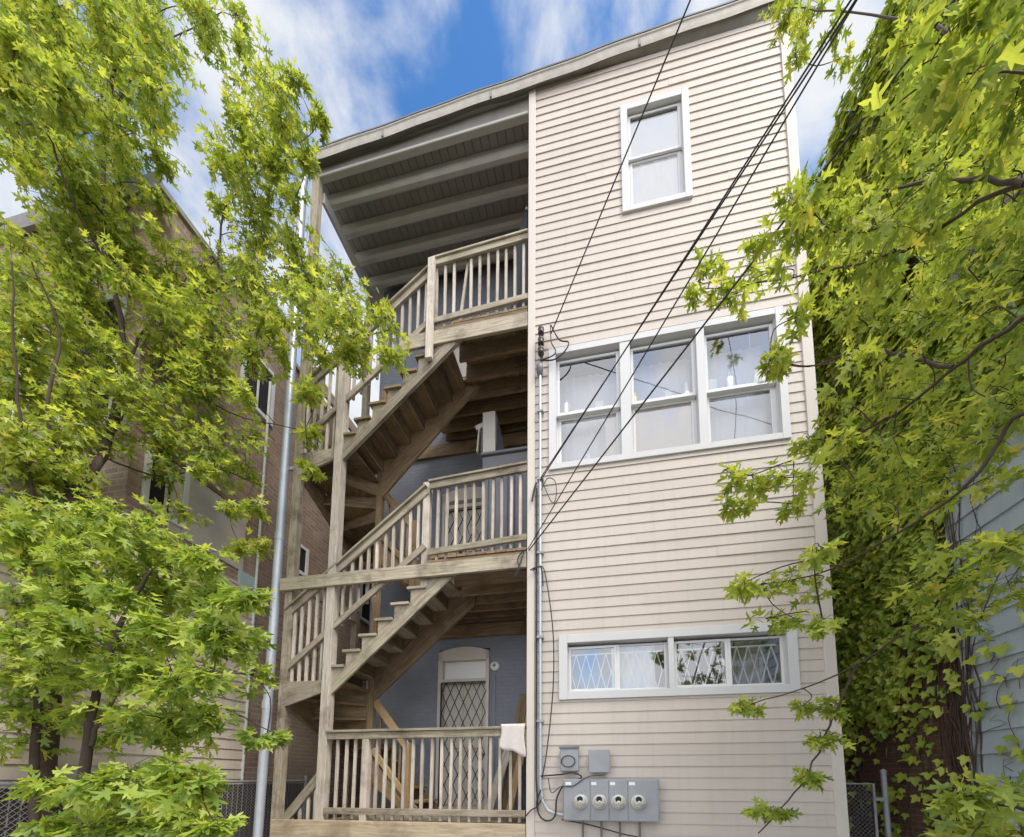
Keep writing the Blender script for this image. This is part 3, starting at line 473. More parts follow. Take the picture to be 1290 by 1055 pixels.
# floor of interior and window interiors
def window(x0, x1, z0, z1, cas, mulls=(), sill=.06, depth=.075):
    m = MB()
    m.box(x0-cas, x0, -.038, .02, z0-cas*.9, z1+cas, 'frame'); m.box(x1, x1+cas, -.038, .02, z0-cas*.9, z1+cas, 'frame')
    m.box(x0, x1, -.036, .02, z1, z1+cas-.002, 'frame'); m.box(x0, x1, -.036, .02, z0-cas*.88, z0, 'frame')
    for a, b in mulls: m.box(a, b, -.03, depth, z0, z1, 'frame')
    # reveals
    m.box(x0-.012, x0, .02, depth+.05, z0, z1, 'frame'); m.box(x1, x1+.012, .02, depth+.05, z0, z1, 'frame')
    m.box(x0, x1, .02, depth+.05, z1, z1+.012, 'frame'); m.box(x0, x1, .02, depth+.05, z0-.012, z0, 'frame')
    w = m.build('window', house, .003)
    return w
def sash(w, x0, x1, z0, z1, y, t=.035, mat='sash', glass='glass', bot=None):
    m = MB(); bt = bot or t
    m.box(x0, x0+t, y, y+.03, z0, z1, mat); m.box(x1-t, x1, y, y+.03, z0, z1, mat)
    m.box(x0+t, x1-t, y+.001, y+.029, z0, z0+bt, mat); m.box(x0+t, x1-t, y+.001, y+.029, z1-t, z1, mat)
    s = m.build('sash', w, .003)
    
    for ja, jb_ in ((x0-.035, x0-.001), (x1+.001, x1+.035)): j = MB(); j.box(ja, jb_, y+.004, y+.026, z0-.02, z1, mat); j.build('jamb_track', s)
    p = MB(); p.face([(x0+t*.8, y+.014, z0+bt*.8), (x1-t*.8, y+.014, z0+bt*.8), (x1-t*.8, y+.014, z1-t*.8), (x0+t*.8, y+.014, z1-t*.8)], glass)
    p.build('pane', s); return s
def backing(w, x0, x1, z0, z1, y, mat, name='blind', wavy=0):
    m = MB(); n = 24 if wavy else 1; V = []; F = []
    for i in range(n+1):
        x = x0+(x1-x0)*i/n; yy = y+wavy*math.sin(i*1.9)+wavy*.6*math.sin(i*.83)
        V += [(x, yy, z0), (x, yy, z1)]
    for i in range(n): F.append((2*i, 2*i+2, 2*i+3, 2*i+1))
    m.mesh(V, F, mat, True); return m.build(name, w)
def room(x0, x1, z0, z1, y0, y1):
    m = MB()
    m.face([(x0, y1, z0), (x1, y1, z0), (x1, y1, z1), (x0, y1, z1)], 'room')
    m.face([(x0, y0, z0), (x1, y0, z0), (x1, y1, z0), (x0, y1, z0)], 'room'); m.face([(x0, y0, z1), (x0, y1, z1), (x1, y1, z1), (x1, y0, z1)], 'room')
    m.face([(x0, y0, z0), (x0, y1, z0), (x0, y1, z1), (x0, y0, z1)], 'room'); m.face([(x1, y0, z0), (x1, y0, z1), (x1, y1, z1), (x1, y1, z0)], 'room')
    return m.build('room_wall', house)
w1 = window(*W1, .095)
sash(w1, .452, 1.178, 10.42, 11.16, .022, glass='glassc'); sash(w1, .47, 1.16, 9.60, 10.43, .055, glass='glassc')
backing(w1, .46, 1.17, 10.46, 11.08, .043, 'lace', 'roller_shade'); backing(w1, .47, 1.16, 9.6, 10.42, .078, 'lace', 'lace_curtain', .004)
backing(w1, .46, 1.17, 11.08, 11.17, .075, 'dark', 'shade_gap')
w2 = window(*W2, .095, [(.265, .40), (1.245, 1.35)])
for k, (a, b) in enumerate([(-.61, .265), (.40, 1.245), (1.35, 2.21)]):
    sash(w2, a+.012, b-.012, 6.62, 7.45, .045); sash(w2, a+.03, b-.03, 5.86, 6.60, .085, .032)
    l = MB(); l.box(a+.012, b-.012, .028, .115, 6.590, 6.618, 'sash'); l.build('meeting_rail', w2, .003)
backing(w2, -.60, .26, 5.86, 7.46, .32, 'curtainb', 'curtain', .012); backing(w2, 1.36, 2.2, 5.86, 7.46, .32, 'curtainb', 'curtain', .012)
backing(w2, .41, 1.24, 6.6, 7.46, .32, 'curtainb', 'curtain', .012); backing(w2, .43, 1.22, 5.87, 6.58, .112, 'board', 'tan_panel', .002)
backing(w2, .06, .2, 5.87, 6.56, .135, 'board', 'tan_panel')
w3 = window(*W3, .11, [(.775, .842)], depth=.06)
for a, b, hang in ((-.47, .775, 0), (.842, 2.115, 1)):
    mid = (a+b)/2-.02
    sash(w3, a+.01, mid+.02, 2.70, 3.29, .035, .032); sash(w3, mid-.01, b-.01, 2.70, 3.30, .07, .026)
    scissor(a+.04, b-.06, 2.71, 3.2, .108, 9, w3, 'plastic', .010, 1, 'lattice_grille')
backing(w3, -.46, .16, 2.69, 3.32, .3, 'room', 'curtain', .01); backing(w3, .16, .64, 2.69, 3.32, .18, 'curtain', 'curtain', .008)
backing(w3, 1.5, 1.98, 2.69, 3.32, .26, 'room', 'curtain', .012)
room(-.6, 2.2, 2.4, 3.4, .31, .9); room(-.62, 2.22, 5.7, 7.5, .44, 1.3)
# roof
m = MB(); m.prism([(-4.75, -.02, 11.86), (2.72, -.02, 12.20), (2.72, -.02, 12.40), (-4.75, -.02, 11.99)], (0, 3.6, 0), 'roofpaint'); m.build('roof', house)
def gz(x): return 12.035+.055*x+.010*math.sin(x*2.3)+.006*math.sin(x*6.1)
xs = [-4.78+i*(7.52/48) for i in range(49)]
def strip(prof, mat, name):
    m = MB(); V = []; F = []; k = len(prof(0))
    for x in xs: V += [(x, y, z) for y, z in prof(x)]
    for i in range(48):
        for j in range(k-1): F.append((i*k+j, (i+1)*k+j, (i+1)*k+j+1, i*k+j+1))
    m.mesh(V, F, mat); return m
strip(lambda x: [(.0, 12.072 if x > -1 else gz(x)+.06), (-.07, gz(x)+.012), (-.086, gz(x))], 'gutter', 's').build('soffit', house)
gm = strip(lambda x: [(-.086, gz(x)), (-.094, gz(x)+.05), (-.101, gz(x)+.125), (-.112, gz(x)+.14), (-.112, gz(x)+.165), (-.06, gz(x)+.175)], 'gutterlip', 'g'); gm.build('gutter', house)
gm = strip(lambda x: [(-.118, gz(x)+.166), (-.120, gz(x)+.186), (-.02, gz(x)+.23)], 'steeld', 'c'); gm.build('drip_edge', house)
m = MB()
for x in (-1.6, .62, -3.4): m.box(x, x+.03, -.104, -.07, gz(x)+.01, gz(x)+.15, 'gutter')
m.box(-4.80, -4.76, -.11, .1, 11.76, 11.96, 'gutter'); m.build('gutter_joint', house)
m = MB(); m.prism([(-4.70, .02, 11.70), (-1.01, .02, 11.76), (-1.01, .02, 12.03), (-4.70, .02, 11.83)], (0, .10, 0), 'gutter'); m.build('header_beam', house, .006)
m = MB(); m.beam((-4.70, .055, 11.672), (-1.01, .055, 11.732), .09, .05, 'joistpaint'); m.build('header_trim', house, .008)
m = MB()
for i in range(27): m.box(-4.75+i*.1387, -4.75+(i+1)*.1387-.006, .09, 1.655, 11.79, 11.815, 'roofpaint')
m.build('ceiling_boards', house, .004)
for y in (.33, .70, 1.08, 1.46):
    m = MB(); m.beam((-4.68, y, 11.685), (-1.02, y, 11.685), .115, .20, 'joistpaint'); m.build('ceiling_joist', house, .03)
m = MB(); m.beam((-4.60, .12, 11.42), (-4.60, 1.65, 11.42), .05, .2, 'joistpaint'); m.build('side_header', house, .006)
# downspout
dp = [(-4.77, -.07, 11.85), (-4.79, -.07, 11.75), (-4.86, -.03, 11.5), (-4.865, -.01, 8), (-4.87, -.01, 4), (-4.90, -.01, 0)]
m = MB(); m.tube(dp, .058, .062, 'pipe', 14)
m.tube([(-4.869, -.01, 5.2), (-4.869, -.01, 5.32)], .066, .066, 'pipe', 14); m.tube([(-4.885, -.01, 2.6), (-4.885, -.01, 2.72)], .068, .068, 'pipe', 14)
ds_ = m.build('downspout', house)
m = MB()
for z in (2.9, 6.4, 9.5): m.box(-4.95, -4.70, .03, .06, z, z+.05, 'pipe')
m.build('bracket', ds_)

# ------------------------------------------------------------------ wooden porch
porch = empty('wooden_porch', (-2.8, .8, 0), 'weathered three level wooden back porch with winding stairs and baluster railings', 'porch')
B = .004
def part(mb, name, parent=porch, bev=B): return mb.build(name, parent, bev)
DK = [1.02, 4.70, 8.36]; PL = [3.0, 6.62]
def bal_proto(h, mat='woodl'):
    return h
BAL = {}
def baluster(rail, x, y, z0, z1, mat='woodl', w=.038, tilt=0):
    key = (mat, w, round(z1-z0, 2))
    off = Vector((0, 0, 0)); p = rail
    while p is not None: off += p.location; p = p.parent
    if key not in BAL:
        m = MB(); m.beam((0, 0, 0), (0, 0, z1-z0), w, w*.92, mat, (0, 1, 0))
        o = m.build('baluster', None, .003); o.parent = rail; BAL[key] = o
    else:
        o = BAL[key].copy(); COL.objects.link(o); o.parent = rail
    o.location = Vector((x, y, z0))-off
    o.rotation_euler = (random.uniform(-.006, .006), tilt+random.uniform(-.008, .008), random.uniform(-.1, .1))
    return o
# posts
m = MB(); m.box(-4.72, -4.60, .0, .11, 0, 11.72, 'wood'); part(m, 'post')
m = MB(); m.box(-4.005, -3.875, -.022, .10, 0, 9.2, 'woodl'); part(m, 'post')
m = MB(); m.box(-3.78, -3.68, .72, .82, .0, 8.3, 'woodd'); part(m, 'post')
m = MB(); m.box(-4.72, -4.61, 1.5, 1.61, 0, 11.6, 'wood'); part(m, 'post')
m = MB(); m.box(-3.325, -3.225, -.018, .075, .9, 2.19, 'woodl'); part(m, 'newel_post')
m = MB(); m.box(-2.56, -2.455, .03, .12, 4.26, 5.88, 'woodl'); part(m, 'newel_post')
m = MB(); m.box(-2.545, -2.44, -.075, -.02, 7.76, 9.45, 'woodl'); part(m, 'newel_post')
m = MB(); m.box(-3.14, -3.045, .745, .83, 1.02, 2.14, 'woodr'); part(m, 'newel_post')
m = MB(); m.box(-3.14, -3.045, .745, .83, 4.70, 5.86, 'woodd'); part(m, 'newel_post')
# rim beams
m = MB(); m.beam((-4.66, -.03, .87), (-1.01, -.03, .87), .045, .30, 'woody'); part(m, 'rim_beam')
m = MB(); m.beam((-4.77, -.03, 4.475), (-1.012, -.03, 4.49), .045, .19, 'wood'); part(m, 'rim_beam')
m = MB(); m.beam((-3.0, -.0, 8.145), (-1.012, -.0, 8.145), .04, .23, 'wood'); part(m, 'rim_beam')
for z in (4.6, 8.17):
    m = MB(); m.beam((-4.63, .11, z), (-4.63, 1.5, z), .045, .2, 'wood'); part(m, 'side_beam')
# joists and decking
for li, (xs_, z) in enumerate([((-3.9, -1.03), DK[0]), ((-2.16, -1.03), DK[1]), ((-2.16, -1.03), DK[2])]):
    for y in (.30, .60, .90, 1.16, 1.42, 1.59):
        if li == 0 and y < .5: continue
        x0 = xs_[0] if y < .75 or li == 0 else -2.95
        m = MB(); m.beam((x0, y, z-.175), (xs_[1], y, z-.175), .042, .26 if li else .2, 'woodd'); part(m, 'joist')
    m = MB(); x = xs_[0] if li == 0 else -3.0
    while x < -1.06:
        y0 = -.015 if x > xs_[0]-.02 else .80
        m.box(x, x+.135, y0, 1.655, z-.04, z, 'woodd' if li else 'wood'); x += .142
    part(m, 'decking', porch, .003)
# dark skirt strip under rails with blocking bits
m = MB(); m.box(-2.44, -1.02, .0, .03, 4.60, 4.655, 'woodd'); part(m, 'deck_edge')
m = MB(); m.box(-2.42, -1.02, -.015, .03, 8.262, 8.315, 'woodd'); part(m, 'deck_edge')
# railings on the decks
def deck_rail(x0, x1, zt, zb, xs_, lowz, sl0=0., sl1=0., mat='wood', tilted=None, y=0.0):
    m = MB()
    m.beam((x0, y+.004, zt-.022+sl0), (x1, y+.004, zt-.022+sl1), .10, .034, mat)
    m.beam((x0+.01, y-.005, zt-.088+sl0), (x1, y-.005, zt-.088+sl1), .036, .094, mat)
    r = part(m, 'railing')
    m = MB(); m.beam((x0+.01, y-.004, zb+sl0), (x1, y-.004, zb+sl1), .036, .088, mat); m.build('bottom_rail', r, B)
    for i, x in enumerate(xs_):
        t = (x-x0)/(x1-x0); s = sl0+(sl1-sl0)*t
        if tilted is not None and i == tilted: baluster(r, x-.05, y+.075, lowz+.02+s, zt-.06+s, 'woodl', .038, .11)
        else: baluster(r, x, y+.034, lowz+s+random.uniform(-.015, .015), zt-.05+s)
    return r
deck_rail(-3.88, -1.02, 2.27, 1.145, [-3.725, -3.59, -3.456], 1.03)
r1 = porch.children[-1]
X1 = [-3.125, -3.0, -2.858, -2.717, -2.588, -2.451, -2.311, -2.169, -2.04, -1.91, -1.77, -1.634, -1.496, -1.362, -1.222, -1.10]
rr = [o for o in porch.children if o.name.startswith('railing')][-1]
for x in X1: baluster(rr, x, .034, 1.03+random.uniform(-.01, .01), 2.2)
deck_rail(-2.45, -1.012, 5.86, 4.77, [-2.323, -2.185, -2.047, -1.913, -1.777, -1.64, -1.508, -1.376, -1.242, -1.112], 4.66, -.005, .075)
deck_rail(-2.50, -1.012, 9.51, 8.43, [-2.437, -2.299, -2.159, -2.03, -1.89, -1.757, -1.617, -1.483, -1.35, -1.214, -1.083], 8.33, .0, .085, 'wood', 3)
# stairs
RUN = .2425; RISE0 = None
def stair(zd0, zp, zd1, k):
    rise = (zd1-zp)/8
    th = .04
    # front flight treads
    for i in range(1, 8):
        z = zp+rise*i; xr = -3.69+RUN*(i-1)+.01
        m = MB(); m.box(xr-.275, xr, -.012, .775, z-th, z, 'woodd' if k else 'wood'); part(m, 'tread')
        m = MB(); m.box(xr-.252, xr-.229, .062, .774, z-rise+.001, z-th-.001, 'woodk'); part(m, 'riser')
    # cut stringers
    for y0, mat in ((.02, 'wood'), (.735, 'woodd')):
        poly = []
        x = -3.90; zb = zp-.155
        bot0 = (-3.93, zp-.175+(-.115)*.92+.115*.92-.0)
        sl = (zd1-zp)/8/RUN
        top = []
        for i in range(0, 8):
            z = zp+rise*i-th; xa = -3.95 if i == 0 else -3.69+RUN*(i-1)-.22; xb = -3.69+RUN*i-.22
            top += [(xa, y0, z), (xb, y0, z)]
        xe = -2.0
        top += [(xe+.0, y0, zp+rise*7-th)]
        zl = lambda X: zp-.156+(X+3.815)*sl
        poly = top+[(xe, y0, zl(xe)), (-3.95, y0, zl(-3.95))]
        if y0 > .5:
            (xa_, za_), (xb_, zb_) = [((-3.69, 2.81), (-2.111, 4.22)), ((-3.775, 6.236), (-2.386, 7.695))][k]
            zr = lambda X: za_+(X-xa_)*(zb_-za_)/(xb_-xa_)
            poly = [p for p in top if p[0] > -3.78]; poly = [(-3.78, y0, poly[0][2])]+poly+[(xe, y0, zr(xe)), (-3.78, y0, zr(-3.78))]
        m = MB(); m.prism(poly, (0, .04, 0), mat, (1, 0, sl)); part(m, 'stringer')
    if k:   # straight apron board along the upper stringer
        m = MB(); m.prism([(-3.88, .004, zl(-3.88)-.004), (-2.1, .004, zl(-2.1)-.004), (-2.1, .004, zl(-2.1)+.19), (-3.88, .004, zl(-3.88)+.19)], (0, .015, 0), 'wood', (1, 0, sl)); part(m, 'stringer_face')
    # winders around the inner post
    px, py = -3.73, .77
    XA, XB, YA, YB = -4.60, -3.72, .03, 1.50
    n = 5; ang = [0, 50, 78, 104, 132, 180]
    wr = (zp-zd0)/9
    def hit(a):
        a = math.radians(a); dx, dy = -math.sin(a), -math.cos(a)   # from front (-Y) round by left (-X) to back (+Y)
        t = 1e9
        if dx < -1e-6: t = min(t, (XA-px)/dx)
        if dy < -1e-6: t = min(t, (YA-py)/dy)
        if dy > 1e-6: t = min(t, (YB-py)/dy)
        return (px+dx*t, py+dy*t)
    aF = math.degrees(math.atan2(px-XA, py-YA)); aB = 180-math.degrees(math.atan2(px-XA, YB-py))
    for i in range(n):
        a0, a1 = ang[i]-(4 if i else 0), ang[i+1]; z = zp-wr*i
        pts = [(px, py), hit(a0)]
        if a0 < aF < a1: pts.append((XA, YA))
        if a0 < aB < a1: pts.append((XA, YB))
        pts.append(hit(a1))
        m = MB(); m.prism([(x, y, z-th) for x, y in pts], (0, 0, th), 'woodd', (math.cos(math.radians(a0)), -math.sin(math.radians(a0)), 0)); part(m, 'winder_tread')
        if i:   # riser board below the next higher nosing
            h0 = hit(ang[i]); m = MB(); m.beam((px, py, z+wr/2-.02), (h0[0], h0[1], z+wr/2-.02), .022, wr-.045, 'woodd'); part(m, 'riser')
    # skirts: front wedge, left side, back
    m = MB(); m.prism([(-4.645, -.004, zp-.005), (-3.97, -.004, zp-.005), (-3.97, -.004, zp-.175), (-4.645, -.004, zp-.385)], (0, .035, 0), 'wood', (1, 0, .2)); part(m, 'skirt_board')
    m = MB(); m.prism([(-4.643, .032, zp-.01), (-4.643, 1.5, zp-wr*3.2), (-4.643, 1.5, zp-wr*4.9), (-4.643, .032, zp-.385)], (.038, 0, 0), 'woodd', (0, 1, -.5)); part(m, 'skirt_board')
    m = MB(); m.prism([(-4.60, 1.50, zp-wr*2.6), (-3.72, 1.50, zp-wr*4), (-3.72, 1.5, zp-wr*5.3), (-4.60, 1.5, zp-wr*4.6)], (0, .035, 0), 'woodd', (1, 0, -.3)); part(m, 'skirt_board')
    # back flight
    for i in range(4):
        z = zp-wr*(5+i); xl = -3.74+.2*i
        m = MB(); m.box(xl, xl+.25, .80, 1.5, z-th, z, 'woodd'); part(m, 'tread')
    for y0 in (.785, 1.50):
        m = MB(); m.prism([(-3.74, y0, zp-wr*4.9), (-2.90, y0, zd0+.12), (-2.90, y0, zd0), (-3.1, y0, zd0), (-3.74, y0, zp-wr*6.6)], (0, .035, 0), 'woodd', (1, 0, -1)); part(m, 'stringer')
    # back flight rail
    m = MB(); m.beam((-3.69, .78, zp-.16), (-3.09, .78, zd0+1.06), .045, .12, 'woodr' if k == 0 else 'woodd')
    r = part(m, 'stair_railing')
    m = MB(); m.beam((-3.69, .78, zp-.95), (-3.09, .78, zd0+.3), .04, .09, 'woodr' if k == 0 else 'woodd'); m.build('bottom_rail', r, B)
    for x in (-3.58, -3.46, -3.34, -3.22):
        t = (x+3.69)/.6; baluster(r, x, .80, zp-.95+t*(zd0+.3-zp+.95), zp-.2+t*(zd0+1.06-zp+.16), 'woodd')
stair(DK[0], PL[0], DK[1]+.02, 0)
stair(DK[1], PL[1], DK[2], 1)
# front stair guards
def guard(top0, top1, bot0, bot1, zp, xs_, hid=()):
    m = MB(); m.beam((top0[0], .03, top0[1]-.06), (top1[0], .03, top1[1]-.06), .04, .115, 'wood'); m.beam((top0[0], .02, top0[1]+.012), (top1[0], .02, top1[1]+.012), .09, .034, 'wood')
    r = part(m, 'stair_railing')
    m = MB(); m.beam((bot0[0], .025, bot0[1]-.05), (bot1[0], .025, bot1[1]-.05), .04, .09, 'wood'); m.build('bottom_rail', r, B)
    for x in xs_:
        f = lambda p, q: p[1]+(q[1]-p[1])*(x-p[0])/(q[0]-p[0])
        z1 = f(top0, top1)-.06; z0 = f(bot0, bot1)-.12
        if x < -4.0: z0 = zp-.02 if x > -4.55 else zp-.33
        baluster(r, x, .062, z0+random.uniform(-.015, .015), z1)
    return r
gx = [-4.57, -4.45, -4.33, -4.21, -4.09, -3.79, -3.66, -3.53, -3.40, -3.27, -3.14, -3.01, -2.88, -2.75, -2.63]
guard((-4.70, 4.09), (-2.5, 5.79), (-4.70, 3.21), (-2.5, 4.94), 3.0, gx)
guard((-4.70, 7.75), (-2.49, 9.44), (-4.70, 6.84), (-2.49, 8.57), 6.62, gx)
# side guards on the left, following the winders down to the back
for zp in PL:
    m = MB(); m.beam((-4.655, .11, zp+1.06), (-4.655, 1.5, zp+.22), .04, .11, 'woodd'); r = part(m, 'stair_railing')
    m = MB(); m.beam((-4.655, .11, zp+.22), (-4.655, 1.5, zp-.5), .04, .09, 'woodd'); m.build('bottom_rail', r, B)
    for i in range(9):
        y = .22+i*.145; t = (y-.11)/1.39; baluster(r, -4.625, y, zp+.15-.72*t, zp+1.03-.84*t, 'wood')
# flight from the first deck to the ground, at the left
m = MB(); m.beam((-3.98, .035, 1.63), (-4.52, .035, 1.0), .05, .13, 'wood'); m.beam((-4.52, .035, 1.0), (-4.60, .035, .91), .05, .13, 'wood'); r = part(m, 'stair_railing')
for x in (-4.42, -4.30, -4.17, -4.06): baluster(r, x, .06, .9, 1.62+(x+3.98)*1.16-.03)
for i in range(4):
    m = MB(); m.box(-4.12-.14*i-.13, -4.12-.14*i+.14, .2, 1.1, .8-.2*i-.04, .8-.2*i, 'wood'); part(m, 'tread')

# ------------------------------------------------------------------ things on the porch
def cloth(name, label, cat, x0, x1, y, zt, drop0, drop1, ov=.12):
    m = MB(); V = []; F = []; n = 14; rows = 12
    for i in range(n+1):
        t = i/n; x = x0+(x1-x0)*t; d = drop0+(drop1-drop0)*t+.015*math.sin(t*9)
        for j in range(rows+1):
            q = j/rows
            if q < .25: p = (x, y+.09*(1-q/.25)-.005, zt-.003*math.sin(t*8))
            else:
                k = (q-.25)/.75; p = (x+.012*math.sin(k*5+t*3), y-.012-.012*math.sin(t*11+k*2)*k, zt-d*k)
            V.append(p)
    for i in range(n):
        for j in range(rows): F.append((i*(rows+1)+j, i*(rows+1)+j+1, (i+1)*(rows+1)+j+1, (i+1)*(rows+1)+j))
    m.mesh(V, F, 'cloth', True); o = m.build(name)
    s = o.modifiers.new('Solid', 'SOLIDIFY'); s.thickness = .008
    return tag(o, label, cat)
cloth('hanging_rug', 'pale rug draped over the bottom deck railing beside the siding corner', 'rug', -1.335, -1.015, -.055, 2.288, .30, .42)
lean = [((-1.62, 1.15, 1.03), (-1.36, 1.50, 3.02), .16, .022, 'woodd', 'dark plank leaning at the back of the bottom deck, tallest of the leaning boards'),
        ((-1.50, 1.05, 1.03), (-1.20, 1.48, 2.98), .12, .03, 'woodr', 'orange tan plank leaning upright next to the siding corner on the bottom deck'),
        ((-1.80, .85, 1.03), (-1.52, 1.40, 2.35), .14, .02, 'woodl', 'short grey plank leaning low behind the bottom railing'),
        ((-1.45, .80, 1.03), (-1.25, 1.32, 2.5), .10, .03, 'woodr', 'narrow brown plank leaning in front of the other boards')]
for a, b, w, h, mt, lb in lean:
    m = MB(); m.beam(a, b, w, h, mt, (0, -1, .3)); tag(m.build('leaning_board', None, .003), lb, 'board', 'boards leaning on the bottom deck')
m = MB(); m.lathe([(.085, 0), (.09, .02), (.075, .05), (.0, .075)], (-1.93, 1.655, 3.58), (0, -1, 0), 'plastic', 24)
lamp = empty('porch_light', (-1.93, 1.65, 3.58), 'round white porch light on the blue wall right of the lower door', 'lamp')
m.build('lamp_globe', lamp)
m = MB(); m.tube([(-1.93, 1.64, 3.49), (-1.93, 1.64, 1.1)], .009, .009, 'steel', 6); m.tube([(-1.95, 1.6, 3.58), (-1.91, 1.58, 3.58)], .02, .02, 'steeld', 8); m.build('wire_conduit', lamp)
# grey cabinet and pale box on the middle deck
cab = empty('storage_cabinet', (-1.55, 1.1, 4.70), 'tall dark grey ribbed cabinet on the middle deck behind the railing', 'cabinet')
m = MB(); m.box(-1.98, -1.06, .92, 1.40, 4.72, 6.98, 'greycab'); m.build('cabinet_body', cab, .01)
m = MB()
for i in range(8): m.box(-1.955+i*.112, -1.955+i*.112+.09, .895, .918, 4.80, 6.62, 'greycab')
m.build('front_panel', cab, .004)
m = MB(); m.box(-2.0, -1.04, .88, 1.42, 6.985, 7.03, 'greycab'); m.build('cabinet_top', cab, .006)
pb = empty('upright_box', (-1.87, 1.0, 7.03), 'pale upright box standing on top of the grey cabinet', 'box')
m = MB(); m.beam((-1.86, 1.0, 7.032), (-1.87, 1.0, 7.78), .22, .2, 'cloth', (0, 1, 0)); m.build('box_body', pb, .006)
m = MB(); m.prism([(-1.74, .95, 7.04), (-1.60, 1.05, 7.04), (-1.74, 1.0, 7.75)], (0, .02, 0), 'umbrella'); m.build('folded_flap', pb)
m = MB(); m.beam((-1.98, .97, 7.62), (-2.12, .97, 7.57), .03, .08, 'cloth'); m.beam((-2.05, .96, 7.55), (-2.08, .95, 7.10), .02, .05, 'cloth', (0, 1, 0)); m.beam((-2.01, .98, 7.5), (-2.0, .97, 7.04), .02, .07, 'steeld', (0, 1, 0)); m.build('hanging_strap', pb)
# wooden bench middle deck
be = empty('wooden_bench', (-2.75, 1.2, 4.70), 'small orange brown wooden bench on the middle deck by the gate', 'bench')
m = MB(); m.box(-3.0, -2.42, 1.05, 1.4, 5.50, 5.545, 'woodr'); m.build('seat', be, .005)
m = MB(); m.box(-2.98, -2.44, 1.07, 1.09, 5.36, 5.49, 'woodr'); m.build('apron', be, .003)
for x in (-2.97, -2.49):
    for y in (1.08, 1.32):
        m = MB(); m.box(x, x+.05, y, y+.05, 4.702, 5.498, 'woodr'); m.build('leg', be, .003)
# closed umbrella on the top deck
um = empty('patio_umbrella', (-1.22, .85, 8.36), 'closed charcoal patio umbrella standing on the top deck by the siding corner', 'umbrella')
m = MB(); V = []; F = []; n = 28; pr = [(.03, 11.42), (.07, 11.30), (.13, 10.9), (.17, 10.3), (.20, 9.6), (.22, 9.0), (.19, 8.9)]
for r, z in pr:
    for k in range(n):
        a = 2*PI*k/n; rr_ = r*(1+.16*math.cos(a*8+z)); V.append((-1.22+rr_*math.cos(a)-.04*(11.4-z)*.4, .85+rr_*math.sin(a), z))
for i in range(len(pr)-1):
    for k in range(n): F.append((i*n+k, i*n+(k+1) % n, (i+1)*n+(k+1) % n, (i+1)*n+k))
m.mesh(V, F, 'umbrella', True); m.build('folded_canopy', um)
m = MB(); m.tube([(-1.22, .85, 8.362), (-1.22, .85, 11.46)], .02, .02, 'steel', 8); m.build('pole', um)
m = MB(); m.lathe([(.0, -.03), (.025, -.01), (.025, .01), (0, .03)], (-1.22, .85, 11.48), (0, 0, 1), 'plastic', 10); m.build('finial', um)
m = MB(); m.lathe([(.22, 0), (.22, .05), (.06, .09), (.05, .3)], (-1.22, .85, 8.362), (0, 0, 1), 'steeld', 20); m.build('base', um)

# ------------------------------------------------------------------ electrical gear on the siding
mb_ = empty('electric_meter_bank', (.04, -.1, 1.33), 'wide grey electric box with four round meters on the siding', 'meter box')
m = MB(); m.box(-.52, .605, -.15, -.02, 1.085, 1.585, 'steel'); m.build('cabinet_body', mb_, .006)
m = MB()
for a, b in ((-.512, -.198), (-.192, .022), (.028, .242), (.248, .585)): m.box(a, b, -.158, -.151, 1.095, 1.575, 'steel')
m.build('cover_panel', mb_, .004)
MX = [-.307, -.084, .135, .364]
for i, x in enumerate(MX):
    m = MB(); m.lathe([(.088, 0), (.088, .03), (.078, .04), (.07, .042)], (x, -.158, 1.315), (0, -1, 0), 'meterring', 28)
    r = m.build('meter', mb_)
    m = MB(); m.lathe([(.070, 0), (.068, .05), (.055, .075), (0, .085)], (x, -.195, 1.315), (0, -1, 0), 'meterring', 24); m.build('cover', r)
    m = MB(); m.lathe([(.036, 0), (.034, .014)], (x-.004, -.262, 1.349), (0, -1, 0), 'black', 18); m.beam((x-.06, -.262, 1.305), (x-.018, -.276, 1.29), .02, .012, 'meterface'); m.beam((x+.06, -.262, 1.305), (x+.018, -.276, 1.29), .02, .012, 'meterface'); m.box(x-.01, x+.01, -.282, -.268, 1.262, 1.318, 'meterface'); m.build('dial', r)
    m = MB(); m.box([-.49, -.18, .04, .26][i], [-.42, -.12, .10, .33][i], -.1605, -.1585, 1.512, 1.548, 'plastic'); m.build('tag', mb_)
    m = MB(); m.tube([(x+.015, -.075, 1.09), (x+.015, -.07, .55)], .012, .012, 'steeld', 8); m.build('conduit_stub', mb_)
jb = empty('junction_box', (-.44, -.05, 1.82), 'battered lilac grey junction box with a coiled cable above the meters', 'junction box')
m = MB(); m.box(-.56, -.335, -.10, -.02, 1.68, 1.965, 'steel'); m.build('box_body', jb, .006)
m = MB(); m.box(-.572, -.323, -.112, -.10, 1.955, 1.985, 'steeld'); m.build('lid', jb, .004)
m = MB(); pts = [(-.46+.085*math.cos(a), -.125, 1.80+.07*math.sin(a)) for a in [i*.42 for i in range(17)]]; m.tube(pts, .007, .007, 'cable', 6); m.build('cable_coil', jb)
jb2 = empty('junction_box', (-.08, -.05, 1.8), 'plain grey box with a rounded lid right of the coiled cable box', 'junction box')
m = MB(); m.box(-.205, .04, -.11, -.02, 1.665, 1.93, 'steel'); m.build('box_body', jb2, .02)
m = MB(); m.box(-.212, .047, -.122, -.108, 1.66, 1.94, 'steel'); m.build('lid', jb2, .012)
cd = empty('electrical_conduit', (-.82, -.05, 4.3), 'grey conduit pipe running up the siding beside the corner trim', 'conduit')
